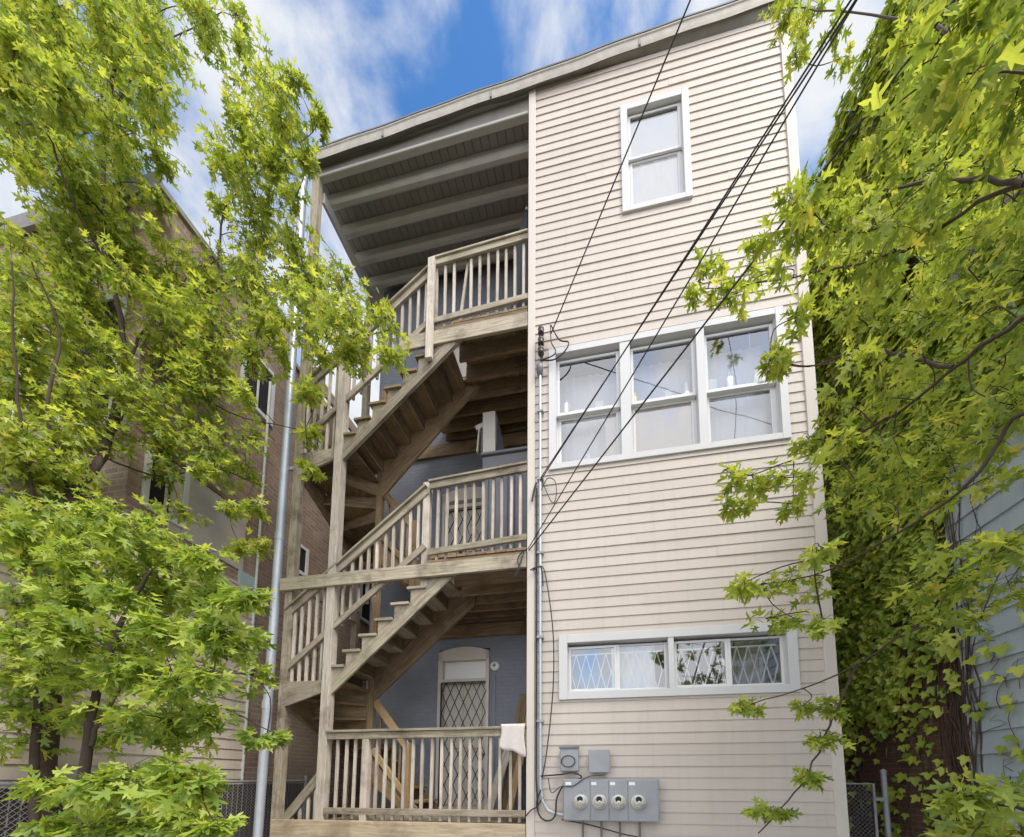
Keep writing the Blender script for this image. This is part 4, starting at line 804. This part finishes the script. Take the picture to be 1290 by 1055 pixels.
m = MB(); m.tube([(-.822, -.055, 7.2), (-.815, -.055, 1.7), (-.815, -.055, 1.5), (-.79, -.06, 1.32), (-.72, -.065, 1.2), (-.62, -.07, 1.16), (-.52, -.07, 1.15)], .019, .021, 'pipe', 10); m.build('pipe', cd)
m = MB(); m.tube([(-.87, -.045, 5.5), (-.872, -.045, 1.6), (-.85, -.045, 1.2)], .011, .011, 'cable', 8); m.build('side_cable', cd)
m = MB(); m.lathe([(.022, -.1), (.04, -.06), (.05, .0), (.045, .05), (0, .07)], (-.826, -.07, 7.24), (0, -.3, 1), 'steeld', 14); m.build('weatherhead', cd)
m = MB()
for z in (6.6, 5.6, 4.55, 3.4, 2.3): m.box(-.86, -.775, -.082, -.02, z, z+.03, 'steel')
m.build('strap', cd)
ins = empty('insulator_rack', (-.803, -.06, 7.65), 'dark insulator rack with three spools at the top of the conduit', 'insulator')
m = MB(); m.box(-.82, -.786, -.045, -.02, 7.42, 7.88, 'steeld'); m.tube([(-.803, -.1, 7.44), (-.803, -.1, 7.87)], .008, .008, 'steeld', 6); m.build('bracket', ins)
for z in (7.48, 7.63, 7.79):
    m = MB(); m.lathe([(.02, -.045), (.042, -.04), (.042, -.02), (.028, 0), (.042, .02), (.042, .04), (.02, .045)], (-.803, -.1, z), (0, 0, 1), 'ceramic', 14); m.build('spool', ins)
# loose cables
def cable(name, pts, r, label, cat='cable', group=None, smooth=True):
    P = [Vector(p) for p in pts]
    if smooth:
        Q = []
        for i in range(len(P)-1):
            p0, p1, p2, p3 = P[max(i-1, 0)], P[i], P[i+1], P[min(i+2, len(P)-1)]
            for k in range(7):
                t = k/7; Q.append(.5*((2*p1)+(p2-p0)*t+(2*p0-5*p1+4*p2-p3)*t*t+(3*p1-p0-3*p2+p3)*t**3))
        P = Q+[P[-1]]
    m = MB(); m.tube(P, r, r, 'cable', 6); return tag(m.build(name), label, cat, group)
def xz(*pp, y=-.07): return [(x, y, z) for x, z in pp]
cable('hanging_cable', xz((-.92, 4.32), (-.80, 4.37), (-.74, 4.2), (-.66, 3.6), (-.64, 3.1), (-.66, 2.6), (-.73, 1.95), (-.79, 1.6)), .008, 'thin black cable bowing away from the conduit down the lower siding')
cable('coiled_cable', xz((-.80, 1.62), (-.55, 1.64), (-.40, 1.66), (-.30, 1.60), (-.50, 1.52), (-.60, 1.35), (-.62, 1.15), (-.70, 1.08), (-.80, 1.12), (-.85, 1.28), (-.80, 1.45), y=-.13), .011, 'heavy black cable looped in a coil left of the meter bank')
cable('looped_wire', xz((-.70, 1.6), (-.66, 1.42), (-.55, 1.49), (-.40, 1.50), (-.28, 1.58), (-.18, 1.62), (-.02, 1.63), y=-.17), .006, 'thin wire drooping across the top of the meter bank')
cable('service_wire', xz((-1.0, 1.12), (-.93, 1.20), (-.86, 1.24), (-.78, 1.36)), .009, 'short black wire crossing the corner trim at the bottom')
cable('bottom_cable', xz((-.55, 1.09), (-.2, 1.03), (.2, .93), (.5, .88)), .008, 'black cable sloping under the meter bank')
cable('service_wire', xz((-.80, 5.45), (-.72, 5.60), (-.62, 5.55), (-.60, 5.35), (-.66, 5.25), (-.80, 5.6)), .006, 'loose wire loop on the siding below the triple window corner')
cable('service_wire', xz((-.80, 7.35), (-.62, 7.33), (-.48, 7.42), (-.42, 7.55), (-.55, 7.62), (-.66, 7.86), y=-.09), .009, 'black wire looping from the insulator rack to the triple window')
cable('service_wire', xz((-.67, 7.86), (-.66, 7.60), (-.60, 7.45), (-.64, 7.38), (-.82, 7.34), y=-.1), .008, 'short black wire hanging beside the insulator rack')
cable('service_wire', xz((-1.05, 4.6), (-1.12, 4.5), (-1.10, 4.35), (-1.16, 4.25), (-1.08, 4.45), (-1.03, 4.62), y=-.08), .008, 'tangled wire end hanging at the corner of the middle deck beam')
cable('service_wire', xz((-.95, 4.33), (-.88, 4.36), (-.80, 4.34), (-.78, 4.1)), .009, 'black wire crossing the corner trim below the middle deck')
cable('service_wire', xz((-.87, 5.56), (-.9, 5.46), (-.93, 5.3), y=-.07), .013, 'bundled dark wire ends at the conduit above the middle deck beam')
wl = ['long overhead wire rising past the small top window', 'upper wire of the close pair crossing the triple window', 'lower wire of the close pair crossing the triple window',
      'overhead wire ending at the middle deck corner, steeper of the two there', 'rightmost overhead wire from the middle deck corner passing before the ivy']
for i, (a, b) in enumerate(WIRES):
    A, Bp = Vector(a), Vector(b); L = (Bp-A).length; pts = []
    for k in range(25):
        t = k/24; p = A.lerp(Bp, t); p.z -= .10*math.sin(PI*t)*(1 if i else .6); pts.append(p)
    m = MB(); m.tube(pts, [.008, .0072, .0072, .007, .0085][i], [.008, .0072, .0072, .007, .0085][i], 'cable', 6)
    tag(m.build('overhead_wire'), wl[i], 'wire', 'overhead wires to the house')

# ------------------------------------------------------------------ things on the window ledges
ZL = 6.619
def bottle(x, y, r, h, mat, name, label, cat='bottle', neck=.35):
    m = MB(); m.lathe([(r*.9, 0), (r, .01), (r, h*(1-neck)), (r*.45, h*(1-neck*.55)), (r*.4, h*.92), (r*.42, h)], (x, y-.03, ZL), (0, 0, 1), mat, 14)
    tag(m.build(name), label, cat, 'things on the window ledge')
def carton(x, y, w, h, mat, name, label, cat='box'):
    m = MB(); m.box(x-w/2, x+w/2, y-.045, y+.01, ZL, ZL+h, mat); m.box(x-w*.42, x+w*.42, y-.05, y-.0465, ZL+h*.2, ZL+h*.8, mat)
    tag(m.build(name, None, .006), label, cat, 'things on the window ledge')
def jar(x, y, r, h, mat, name, label, cat='jar'):
    m = MB(); m.lathe([(r*.92, 0), (r, .01), (r, h*.7), (r*.86, h*.76), (r*.9, h*.78), (r*.9, h)], (x, y-.03, ZL), (0, 0, 1), mat, 14)
    tag(m.build(name), label, cat, 'things on the window ledge')
bottle(-.47, .13, .045, .25, 'plastic', 'plastic_bottle', 'white bottle on the ledge of the left window, leftmost of all', neck=.25)
carton(-.30, .13, .11, .09, 'plastic', 'small_carton', 'low white carton on the ledge of the left window')
carton(-.02, .13, .115, .165, 'plastic', 'small_carton', 'taller white carton on the ledge of the left window')
jar(.45, .13, .05, .17, 'amber', 'plastic_jar', 'amber jar on the ledge of the middle window')
jar(.545, .14, .035, .09, 'amber', 'plastic_jar', 'small orange jar next to the amber jar')
bottle(.65, .13, .025, .13, 'plastic', 'plastic_bottle', 'tiny white bottle at the middle of the middle window ledge')
carton(.90, .13, .10, .17, 'plastic', 'small_carton', 'white cup shaped carton on the middle window ledge', 'box')
bottle(1.13, .13, .055, .23, 'plastic', 'plastic_bottle', 'cone topped white bottle at the right end of the middle window ledge', neck=.8)
carton(1.46, .13, .11, .22, 'plastic', 'small_carton', 'tallest white carton, on the ledge of the right window')
bottle(1.67, .13, .055, .27, 'curtain', 'plastic_bottle', 'pump bottle on the ledge of the right window')
jar(2.03, .13, .09, .2, 'plastic', 'plastic_jar', 'wide white jar at the right end of the right window ledge')
m = MB(); V = (-.22, .14)
m.box(-.28, -.10, .13, .19, 5.893, 5.95, 'plastic'); m.box(-.20, -.15, .13, .18, 5.952, 6.06, 'plastic'); m.box(-.10, .03, .13, .19, 5.893, 5.93, 'plastic')
tag(m.build('phone_charger', None, .006), 'white gadget on the sill of the left window below the meeting rail', 'gadget')

# ------------------------------------------------------------------ left neighbour
XN = -6.0
nb = empty('brick_neighbour_house', (-8, 4, 0), 'old brown brick house behind the left maple with boarded windows', 'house')
m = MB(); m.box(-13, XN, -1.15, 13, 0, 9.75, 'brickyz'); m.build('brick_wall', nb)
m = MB(); m.box(-13, XN+.005, -1.175, -1.153, 0, 9.75, 'brickxz'); m.build('rear_wall', nb)
m = MB(); m.box(-13.05, XN+.04, -1.2, 13, 9.75, 9.83, 'gutterlip'); m.box(-13.06, XN+.05, -1.26, -1.205, 9.6, 9.86, 'gutter'); m.build('roof_coping', nb)
m = MB(); m.box(-6.75, -6.1, .4, 1.1, 9.84, 10.5, 'brickyz'); m.box(-6.80, -6.05, .35, 1.15, 10.51, 10.58, 'gutter'); m.build('chimney', nb)
def side_window(y0, y1, z0, z1, pane='dark'):
    m = MB(); x = XN
    m.box(x-.02, x+.035, y0-.07, y0, z0-.07, z1+.07, 'white'); m.box(x-.02, x+.035, y1, y1+.07, z0-.07, z1+.07, 'white')
    m.box(x-.02, x+.033, y0, y1, z1, z1+.07, 'white'); m.box(x-.02, x+.05, y0, y1, z0-.08, z0, 'white')
    m.box(x-.02, x+.02, (y0+y1)/2-.02, (y0+y1)/2+.02, z0, z1, 'white')
    w = m.build('window', nb, .004); p = MB(); p.box(x-.02, x+.012, y0, y1, z0, z1, pane); p.build('pane', w)
side_window(1.38, 1.72, 5.72, 6.2); side_window(-.95, -.55, 5.25, 6.15); side_window(3.2, 3.9, 5.6, 6.8); side_window(.2, .7, 8.1, 9.0)
def rear_window(x0, x1, z0, z1):
    m = MB(); y = -1.176
    m.box(x0-.08, x0, y-.03, y, z0-.08, z1+.08, 'white'); m.box(x1, x1+.08, y-.03, y, z0-.08, z1+.08, 'white'); m.box(x0, x1, y-.03, y, z1, z1+.08, 'white'); m.box(x0, x1, y-.05, y, z0-.1, z0, 'white')
    w = m.build('window', nb, .004); p = MB(); p.box(x0, x1, y-.012, y-.002, z0, z1, 'dark'); p.build('pane', w)
rear_window(-7.2, -6.4, 6.3, 8.1); rear_window(-8.9, -8.1, 6.2, 8.1); rear_window(-10.6, -9.8, 6.2, 8.1)
m = MB(); siding(m, -4.5, .66, .3, 4.82, 'oldsiding', h=.16, lap=.018, place=lambda u, d, z: (XN+.03+d, u, z))
m.face([(XN+.03, .66, .3), (XN+.03, .66, 4.82), (XN, .66, 4.82), (XN, .66, .3)], 'oldsiding'); m.build('siding_wall', nb)
m = MB(); m.box(-13, XN+.028, -4.5, -1.18, 0, 4.82, 'oldsiding'); m.build('rear_addition', nb)
m = MB(); m.box(-13.1, XN+.12, -4.6, -1.2, 4.825, 4.95, 'gutter'); m.build('addition_roof', nb)
m = MB(); m.box(XN-.01, XN+.022, -.7, .42, 5.05, 6.05, 'sheath'); m.box(XN+.002, XN+.04, -.72, .44, 6.06, 6.12, 'woodd'); m.build('bare_patch', nb)
m = MB(); m.box(XN-.01, XN+.045, .36, .63, 4.66, 5.05, 'bluepanel'); m.build('blue_panel', nb, .004)
m = MB(); m.box(XN-.01, XN+.012, 1.62, 2.65, .2, 2.75, 'bricknew'); m.build('blocked_opening', nb)
m = MB(); m.tube([(XN+.05, .66, .2), (XN+.05, .64, 8.8)], .022, .022, 'white', 8); m.build('drain_pipe', nb)
# bare charred timbers leaning in the burnt openings
# ------------------------------------------------------------------ fences
fl = empty('chain_link_fence', (-5.55, -1, 0), 'dark slatted chain link fence under the left maples', 'fence')
XF = -5.58
def chain(mb, u0, u1, z0, z1, place, mat, s=.055, r=.0028):
    H = z1-z0; n = int((u1-u0+H)/s)
    for i in range(n+1):
        a = u0-H+i*s
        for sg in (0, 1):
            pa, pb = (a, z0), (a+H, z1)
            t0 = max(0, (u0-a)/H); t1 = min(1, (u1-a)/H)
            if t1 <= t0: continue
            zf = (lambda t: z0+H*t) if sg == 0 else (lambda t: z1-H*t)
            mb.tube([place(a+H*t0, zf(t0), sg), place(a+H*t1, zf(t1), sg)], r, r, mat, 3, False)
m = MB(); chain(m, -4.4, 1.6, .06, 1.52, lambda u, z, k: (XF+.004*k, u, z), 'steel'); m.build('chain_mesh', fl)
m = MB()
for i in range(76): m.box(XF-.016, XF-.010, -4.38+i*.079, -4.38+i*.079+.066, .05, 1.50, 'slat')
m.build('privacy_slats', fl)
m = MB(); m.tube([(XF, -4.4, 1.54), (XF, 1.62, 1.54)], .021, .021, 'steel', 10); m.build('top_rail', fl)
for y in (-4.4, -2.4, -.4, 1.6):
    m = MB(); m.tube([(XF, y, 0), (XF, y, 1.60)], .03, .03, 'steel', 10); m.lathe([(.034, 0), (.034, .02), (0, .05)], (XF, y, 1.6), (0, 0, 1), 'steel', 10); m.build('post', fl)
fr = empty('chain_link_gate', (3.2, 1.0, 0), 'narrow chain link gate between the siding corner and the ivy wall', 'gate')
YF = .9
m = MB(); chain(m, 2.70, 3.42, .1, 1.50, lambda u, z, k: (u, YF+.004*k, z), 'steel'); m.build('chain_mesh', fr)
m = MB(); m.tube([(2.68, YF, 1.52), (3.45, YF, 1.52), (3.45, YF, .08), (2.68, YF, .08), (2.68, YF, 1.52)], .019, .019, 'steel', 10); m.build('gate_frame', fr)
m = MB(); m.tube([(3.58, YF, 0), (3.58, YF, 1.66)], .032, .032, 'steel', 12); m.lathe([(.036, 0), (.04, .03), (.0, .06)], (3.58, YF, 1.66), (0, 0, 1), 'steel', 12); m.build('post', fr)
m = MB(); m.box(3.44, 3.58, YF-.03, YF+.03, 1.30, 1.345, 'steel'); m.build('hinge', fr)

# ------------------------------------------------------------------ right neighbour
XRW = 3.9
rn = empty('ivy_brick_house', (7, 3, 0), 'dark brick house on the right with a pale blue sided rear part', 'house')
m = MB(); m.box(XRW, 12, .02, 14, 0, 11.6, 'brickdark'); m.build('brick_wall', rn)
m = MB(); m.box(XRW-.04, 12, -.02, 14, 11.61, 11.72, 'gutter'); m.build('roof_coping', rn)
m = MB(); siding(m, -7.5, .0, .2, 6.9, 'bluesiding', [(-1.35, -.72, 2.2, 3.6), (-1.45, -.85, 5.45, 6.55)], h=.235, lap=.024, place=lambda u, d, z: (XRW-d, u, z)); m.build('siding_wall', rn)
m = MB(); m.box(XRW-.03, XRW+.02, .0, .05, .2, 6.9, 'bluesiding'); m.build('corner_trim', rn, .004)
m = MB(); m.box(XRW+.03, 12, -7.5, 0, 0, 6.88, 'dark'); m.build('inner_wall', rn)
m = MB(); m.box(XRW-.12, 12, -7.7, .018, 6.91, 7.05, 'gutter'); m.build('rear_roof', rn)
for y0, y1, z0, z1 in ((-1.35, -.72, 2.2, 3.6), (-1.45, -.85, 5.45, 6.55)):
    m = MB(); x = XRW
    m.box(x-.05, x+.02, y0-.02, y0+.08, z0-.02, z1+.02, 'white'); m.box(x-.05, x+.02, y1-.08, y1+.02, z0-.02, z1+.02, 'white'); m.box(x-.048, x+.02, y0+.08, y1-.08, z1-.08, z1+.02, 'white'); m.box(x-.06, x+.02, y0+.08, y1-.08, z0-.02, z0+.06, 'white')
    w = m.build('window', rn, .004); p = MB(); p.box(x+.002, x+.015, y0+.07, y1-.07, z0+.05, z1-.07, 'glassd'); p.build('pane', w)

# ------------------------------------------------------------------ foliage
MAPLE = [(0, 0), (-.07, .15), (.02, .40), (.15, .20), (.27, .17), (.40, .36), (.62, .54), (.58, .34), (.47, .10), (.62, .11), (.72, .19), (.78, .08), (1.0, 0)]
IVY = [(0, 0), (-.10, .18), (-.04, .36), (.12, .40), (.30, .58), (.42, .52), (.44, .27), (.62, .24), (.78, .14), (1.0, 0)]
def leaves(name, parent, mat, half, pos, tipd, nrm, size, fold=.28, droop=.22):
    N = len(pos); H = np.array(half, float); h = len(half)
    # outline: base ... tip on one side, then mirrored interior points
    up = H; lo = H[1:-1][::-1].copy(); lo[:, 1] *= -1
    P2 = np.vstack([up, lo]); nv = len(P2)
    tipd = tipd/np.linalg.norm(tipd, axis=1, keepdims=True)
    nrm = nrm-tipd*(nrm*tipd).sum(1, keepdims=True); nrm = nrm/(np.linalg.norm(nrm, axis=1, keepdims=True)+1e-9)
    side = np.cross(nrm, tipd)
    u = P2[:, 0][None, :]*np.ones((N, 1)); v = P2[:, 1][None, :]*RNG.uniform(.85, 1.15, (N, 1))
    f = RNG.uniform(fold*.3, fold*1.5, (N, 1)); dr = RNG.uniform(-.1, droop*2, (N, 1)); tw = RNG.normal(0, .25, (N, 1))
    w = f*np.abs(v)*.8 - dr*u*u + tw*u*v + RNG.normal(0, .02, u.shape)
    S = size[:, None]
    X = pos[:, None, :] + (u*S)[..., None]*tipd[:, None, :] + (v*S)[..., None]*side[:, None, :] + (w*S)[..., None]*nrm[:, None, :]
    me = bpy.data.meshes.new(name); me.vertices.add(N*nv)
    off = Vector((0, 0, 0)); p = parent
    while p is not None: off += p.location; p = p.parent
    X = X-np.array(off)[None, None, :]
    me.vertices.foreach_set('co', X.reshape(-1).astype(np.float32))
    a = list(range(h)); b = [0]+[h-1]+list(range(h, nv))    # two halves share base and tip
    base = np.arange(N)[:, None]*nv
    L = np.hstack([base+np.array(a)[None, :], base+np.array(b)[None, :]]).reshape(-1)
    me.loops.add(len(L)); me.loops.foreach_set('vertex_index', L.astype(np.int32))
    tot = np.tile([len(a), len(b)], N); st = np.concatenate([[0], np.cumsum(tot)[:-1]])
    me.polygons.add(2*N); me.polygons.foreach_set('loop_start', st.astype(np.int32)); me.polygons.foreach_set('loop_total', tot.astype(np.int32))
    me.update(calc_edges=True); me.validate(); me.materials.append(M[mat])
    o = bpy.data.objects.new(name, me); COL.objects.link(o); o.parent = parent
    return o
def spline(pts, n=6):
    P = [Vector(p) for p in pts]; Q = []
    for i in range(len(P)-1):
        p0, p1, p2, p3 = P[max(i-1, 0)], P[i], P[i+1], P[min(i+2, len(P)-1)]
        for k in range(n):
            t = k/n; Q.append(.5*((2*p1)+(p2-p0)*t+(2*p0-5*p1+4*p2-p3)*t*t+(3*p1-p0-3*p2+p3)*t**3))
    return Q+[P[-1]]
def tree(name, label, limbs, clumps, mat, bark, dens=1.0, size=(.085, .15), base=None, droop=.5, spread=1.15):
    b = base or limbs[0][0][0]
    root = empty(name, (b[0], b[1], 0), label, 'tree', None)
    tm = MB(); nodes = []
    for pts, r0, r1 in limbs:
        Q = spline(pts); Q = [q+Vector((random.gauss(0, .006), random.gauss(0, .006), random.gauss(0, .004))) if 0 < i < len(Q)-1 else q for i, q in enumerate(Q)]
        tm.tube(Q, r0, r1, bark, 8); nodes += Q
    NA = np.array([tuple(q) for q in nodes])
    pos = []; tip = []; nor = []; sz = []
    order = sorted(clumps, key=lambda q: ((NA-np.array(q[:3]))**2).sum(1).min())
    for cx, cy, cz, r, n in order:
        n = int(n*dens); r *= spread if r > .2 else 1.15; c = np.array((cx, cy, cz))
        j = np.argmin(((NA-c)**2).sum(1)); a = Vector(NA[j]); cv = Vector(c)
        d = (cv-a).length
        if d > .12 and d < 1.6:
            mid = a.lerp(cv, .55)+Vector((random.gauss(0, .04), random.gauss(0, .04), .06*d))
            Q = spline([a, mid, cv], 4); tm.tube(Q, .004+.003*min(d, 1), .0028, bark, 5); NA = np.vstack([NA, np.array([tuple(q) for q in Q[2:]])])
        nt_ = max(2, n//6)
        for t in range(nt_):
            v = RNG.normal(0, 1, 3); v /= np.linalg.norm(v); v[2] = v[2]*.8-.12
            L = r*RNG.uniform(.55, 1.05)
            s = c-v*r*.25+RNG.normal(0, r*.22, 3); e = s+v*L
            tm.tube([Vector(s), Vector((s+e)/2+np.array((0, 0, .02))), Vector(e)], .0028, .0015, bark, 3, False)
            k = max(2, n//nt_)
            for q in range(k):
                f = .15+.85*(q+1)/k; p = s+(e-s)*f
                out = v*.5+RNG.normal(0, .65, 3); out[2] = out[2]*.6-droop*RNG.uniform(.1, 1.5)
                nn = np.array((0, -.15, 1.0))+RNG.normal(0, .55, 3)
                o = out/np.linalg.norm(out)
                pos.append(p+o*RNG.uniform(.02, .05)); tip.append(o); nor.append(nn); sz.append(size[0]+(size[1]-size[0])*RNG.beta(1.6, 2.2))
    tm.build('trunk', root)
    leaves('crown', root, mat, MAPLE, np.array(pos), np.array(tip), np.array(nor), np.array(sz))
    return root
tree('maple_tree', 'tall yellow green maple at left with forked stems reaching the porch roof', LIMBS_TALL, MAPLE_TALL, 'leaf', 'bark', 14.5, (.05, .125), None, .5, 1.55)
tree('young_maple', 'bushy bright green young maple low at left before the slatted fence', LIMBS_YOUNG, MAPLE_YOUNG, 'leafb', 'barkd', 9.5, (.06, .135), None, .5, 1.5)
tree('maple_tree', 'maple at right whose long branches sweep across the ivy wall and siding', LIMBS_SWEEP, MAPLE_SWEEP, 'leaf', 'bark', 6.5, (.045, .12), None, .5, 1.2)
# ivy on the right wall
ivy = empty('climbing_ivy', (XRW-.05, .6, 0), 'thick climbing ivy covering the brick wall on the right', 'ivy')
def fbm(y, z):
    return (math.sin(y*2.1+z*.9+1)+math.sin(y*3.7-z*1.9+2.2)*.7+math.sin(z*2.7+y*.6)*.6+math.sin(y*7.3+z*5.1)*.4)/2.7
pos = []; tip = []; nor = []; sz = []
for i in range(160000):
    if len(pos) >= 21000: break
    y = RNG.uniform(-2.2, 3.1); z = RNG.uniform(.2, 11.95)
    f = fbm(y, z)
    low = (z-3.0)/1.3+f*.9                    # bare below
    keep = 1/(1+math.exp(-3.2*low))
    if z < 3.6: keep = max(keep, .22 if f > .25 else .05)
    if y < .0:
        keep *= 1/(1+math.exp(-4*((z-4.9)+(y+.0)*.7+f)))     # spreads over the blue siding only high up
        if z < 4: keep = .03
    elif y < .28 and z < 5.2: keep *= .5
    if z > 7 and y < 0: keep *= .15
    if RNG.random() > keep: continue
    bul = (.05+.20*max(0, f+.45)*min(1, max(.2, (z-2.5)/4)))*RNG.uniform(.35, 1)
    if z > 11.6: bul *= .7
    pos.append((XRW-.02-bul, y, z)); tip.append((-.35+RNG.normal(0, .22), RNG.normal(0, .45), -1.0+RNG.normal(0, .3)))
    nor.append((-.9+RNG.normal(0, .3), RNG.normal(0, .4)-.5, .8+RNG.normal(0, .35))); sz.append(RNG.uniform(.07, .14))
for i in range(5200):      # the ivy turns the corner onto the rear face above the low sided part
    x = XRW+RNG.uniform(-.1, 1.9); z = RNG.uniform(6.6, 11.9); f = fbm(x, z)
    pos.append((x, -.0-(.04+.16*max(0, f+.5))*RNG.uniform(.3, 1), z)); tip.append((RNG.normal(0, .4), -.35+RNG.normal(0, .2), -1+RNG.normal(0, .3)))
    nor.append((RNG.normal(-.2, .4), -1+RNG.normal(0, .3), .8+RNG.normal(0, .35))); sz.append(RNG.uniform(.07, .14))
leaves('foliage', ivy, 'ivy', IVY, np.array(pos), np.array(tip), np.array(nor), np.array(sz), .2, .15)
m = MB()
for i in range(52):
    y = random.choice([random.uniform(0.02, .26), random.uniform(-.05, 3.5), random.uniform(.02, .22)]); z = .05; pts = []
    top = random.uniform(4, 9)
    while z < top:
        pts.append((XRW-.02-random.uniform(.0, .05), y, z)); z += .28; y += random.gauss(0, .035)
    m.tube(pts, random.uniform(.004, .011), .002, 'stem', 5, False)
for i in range(46):      # fine tendrils over the pale blue siding
    y = random.uniform(-1.6, .05); z = random.uniform(.3, 4.2); pts = []; a = random.uniform(.2, 2.9)
    for k in range(random.randint(4, 9)):
        pts.append((XRW-.034, y, z)); y += math.cos(a)*.09*random.choice([-1, -1, 1]); z += abs(math.sin(a))*.1; a += random.gauss(0, .5)
    m.tube(pts, .004, .002, 'stem', 4, False)
m.build('stems', ivy)
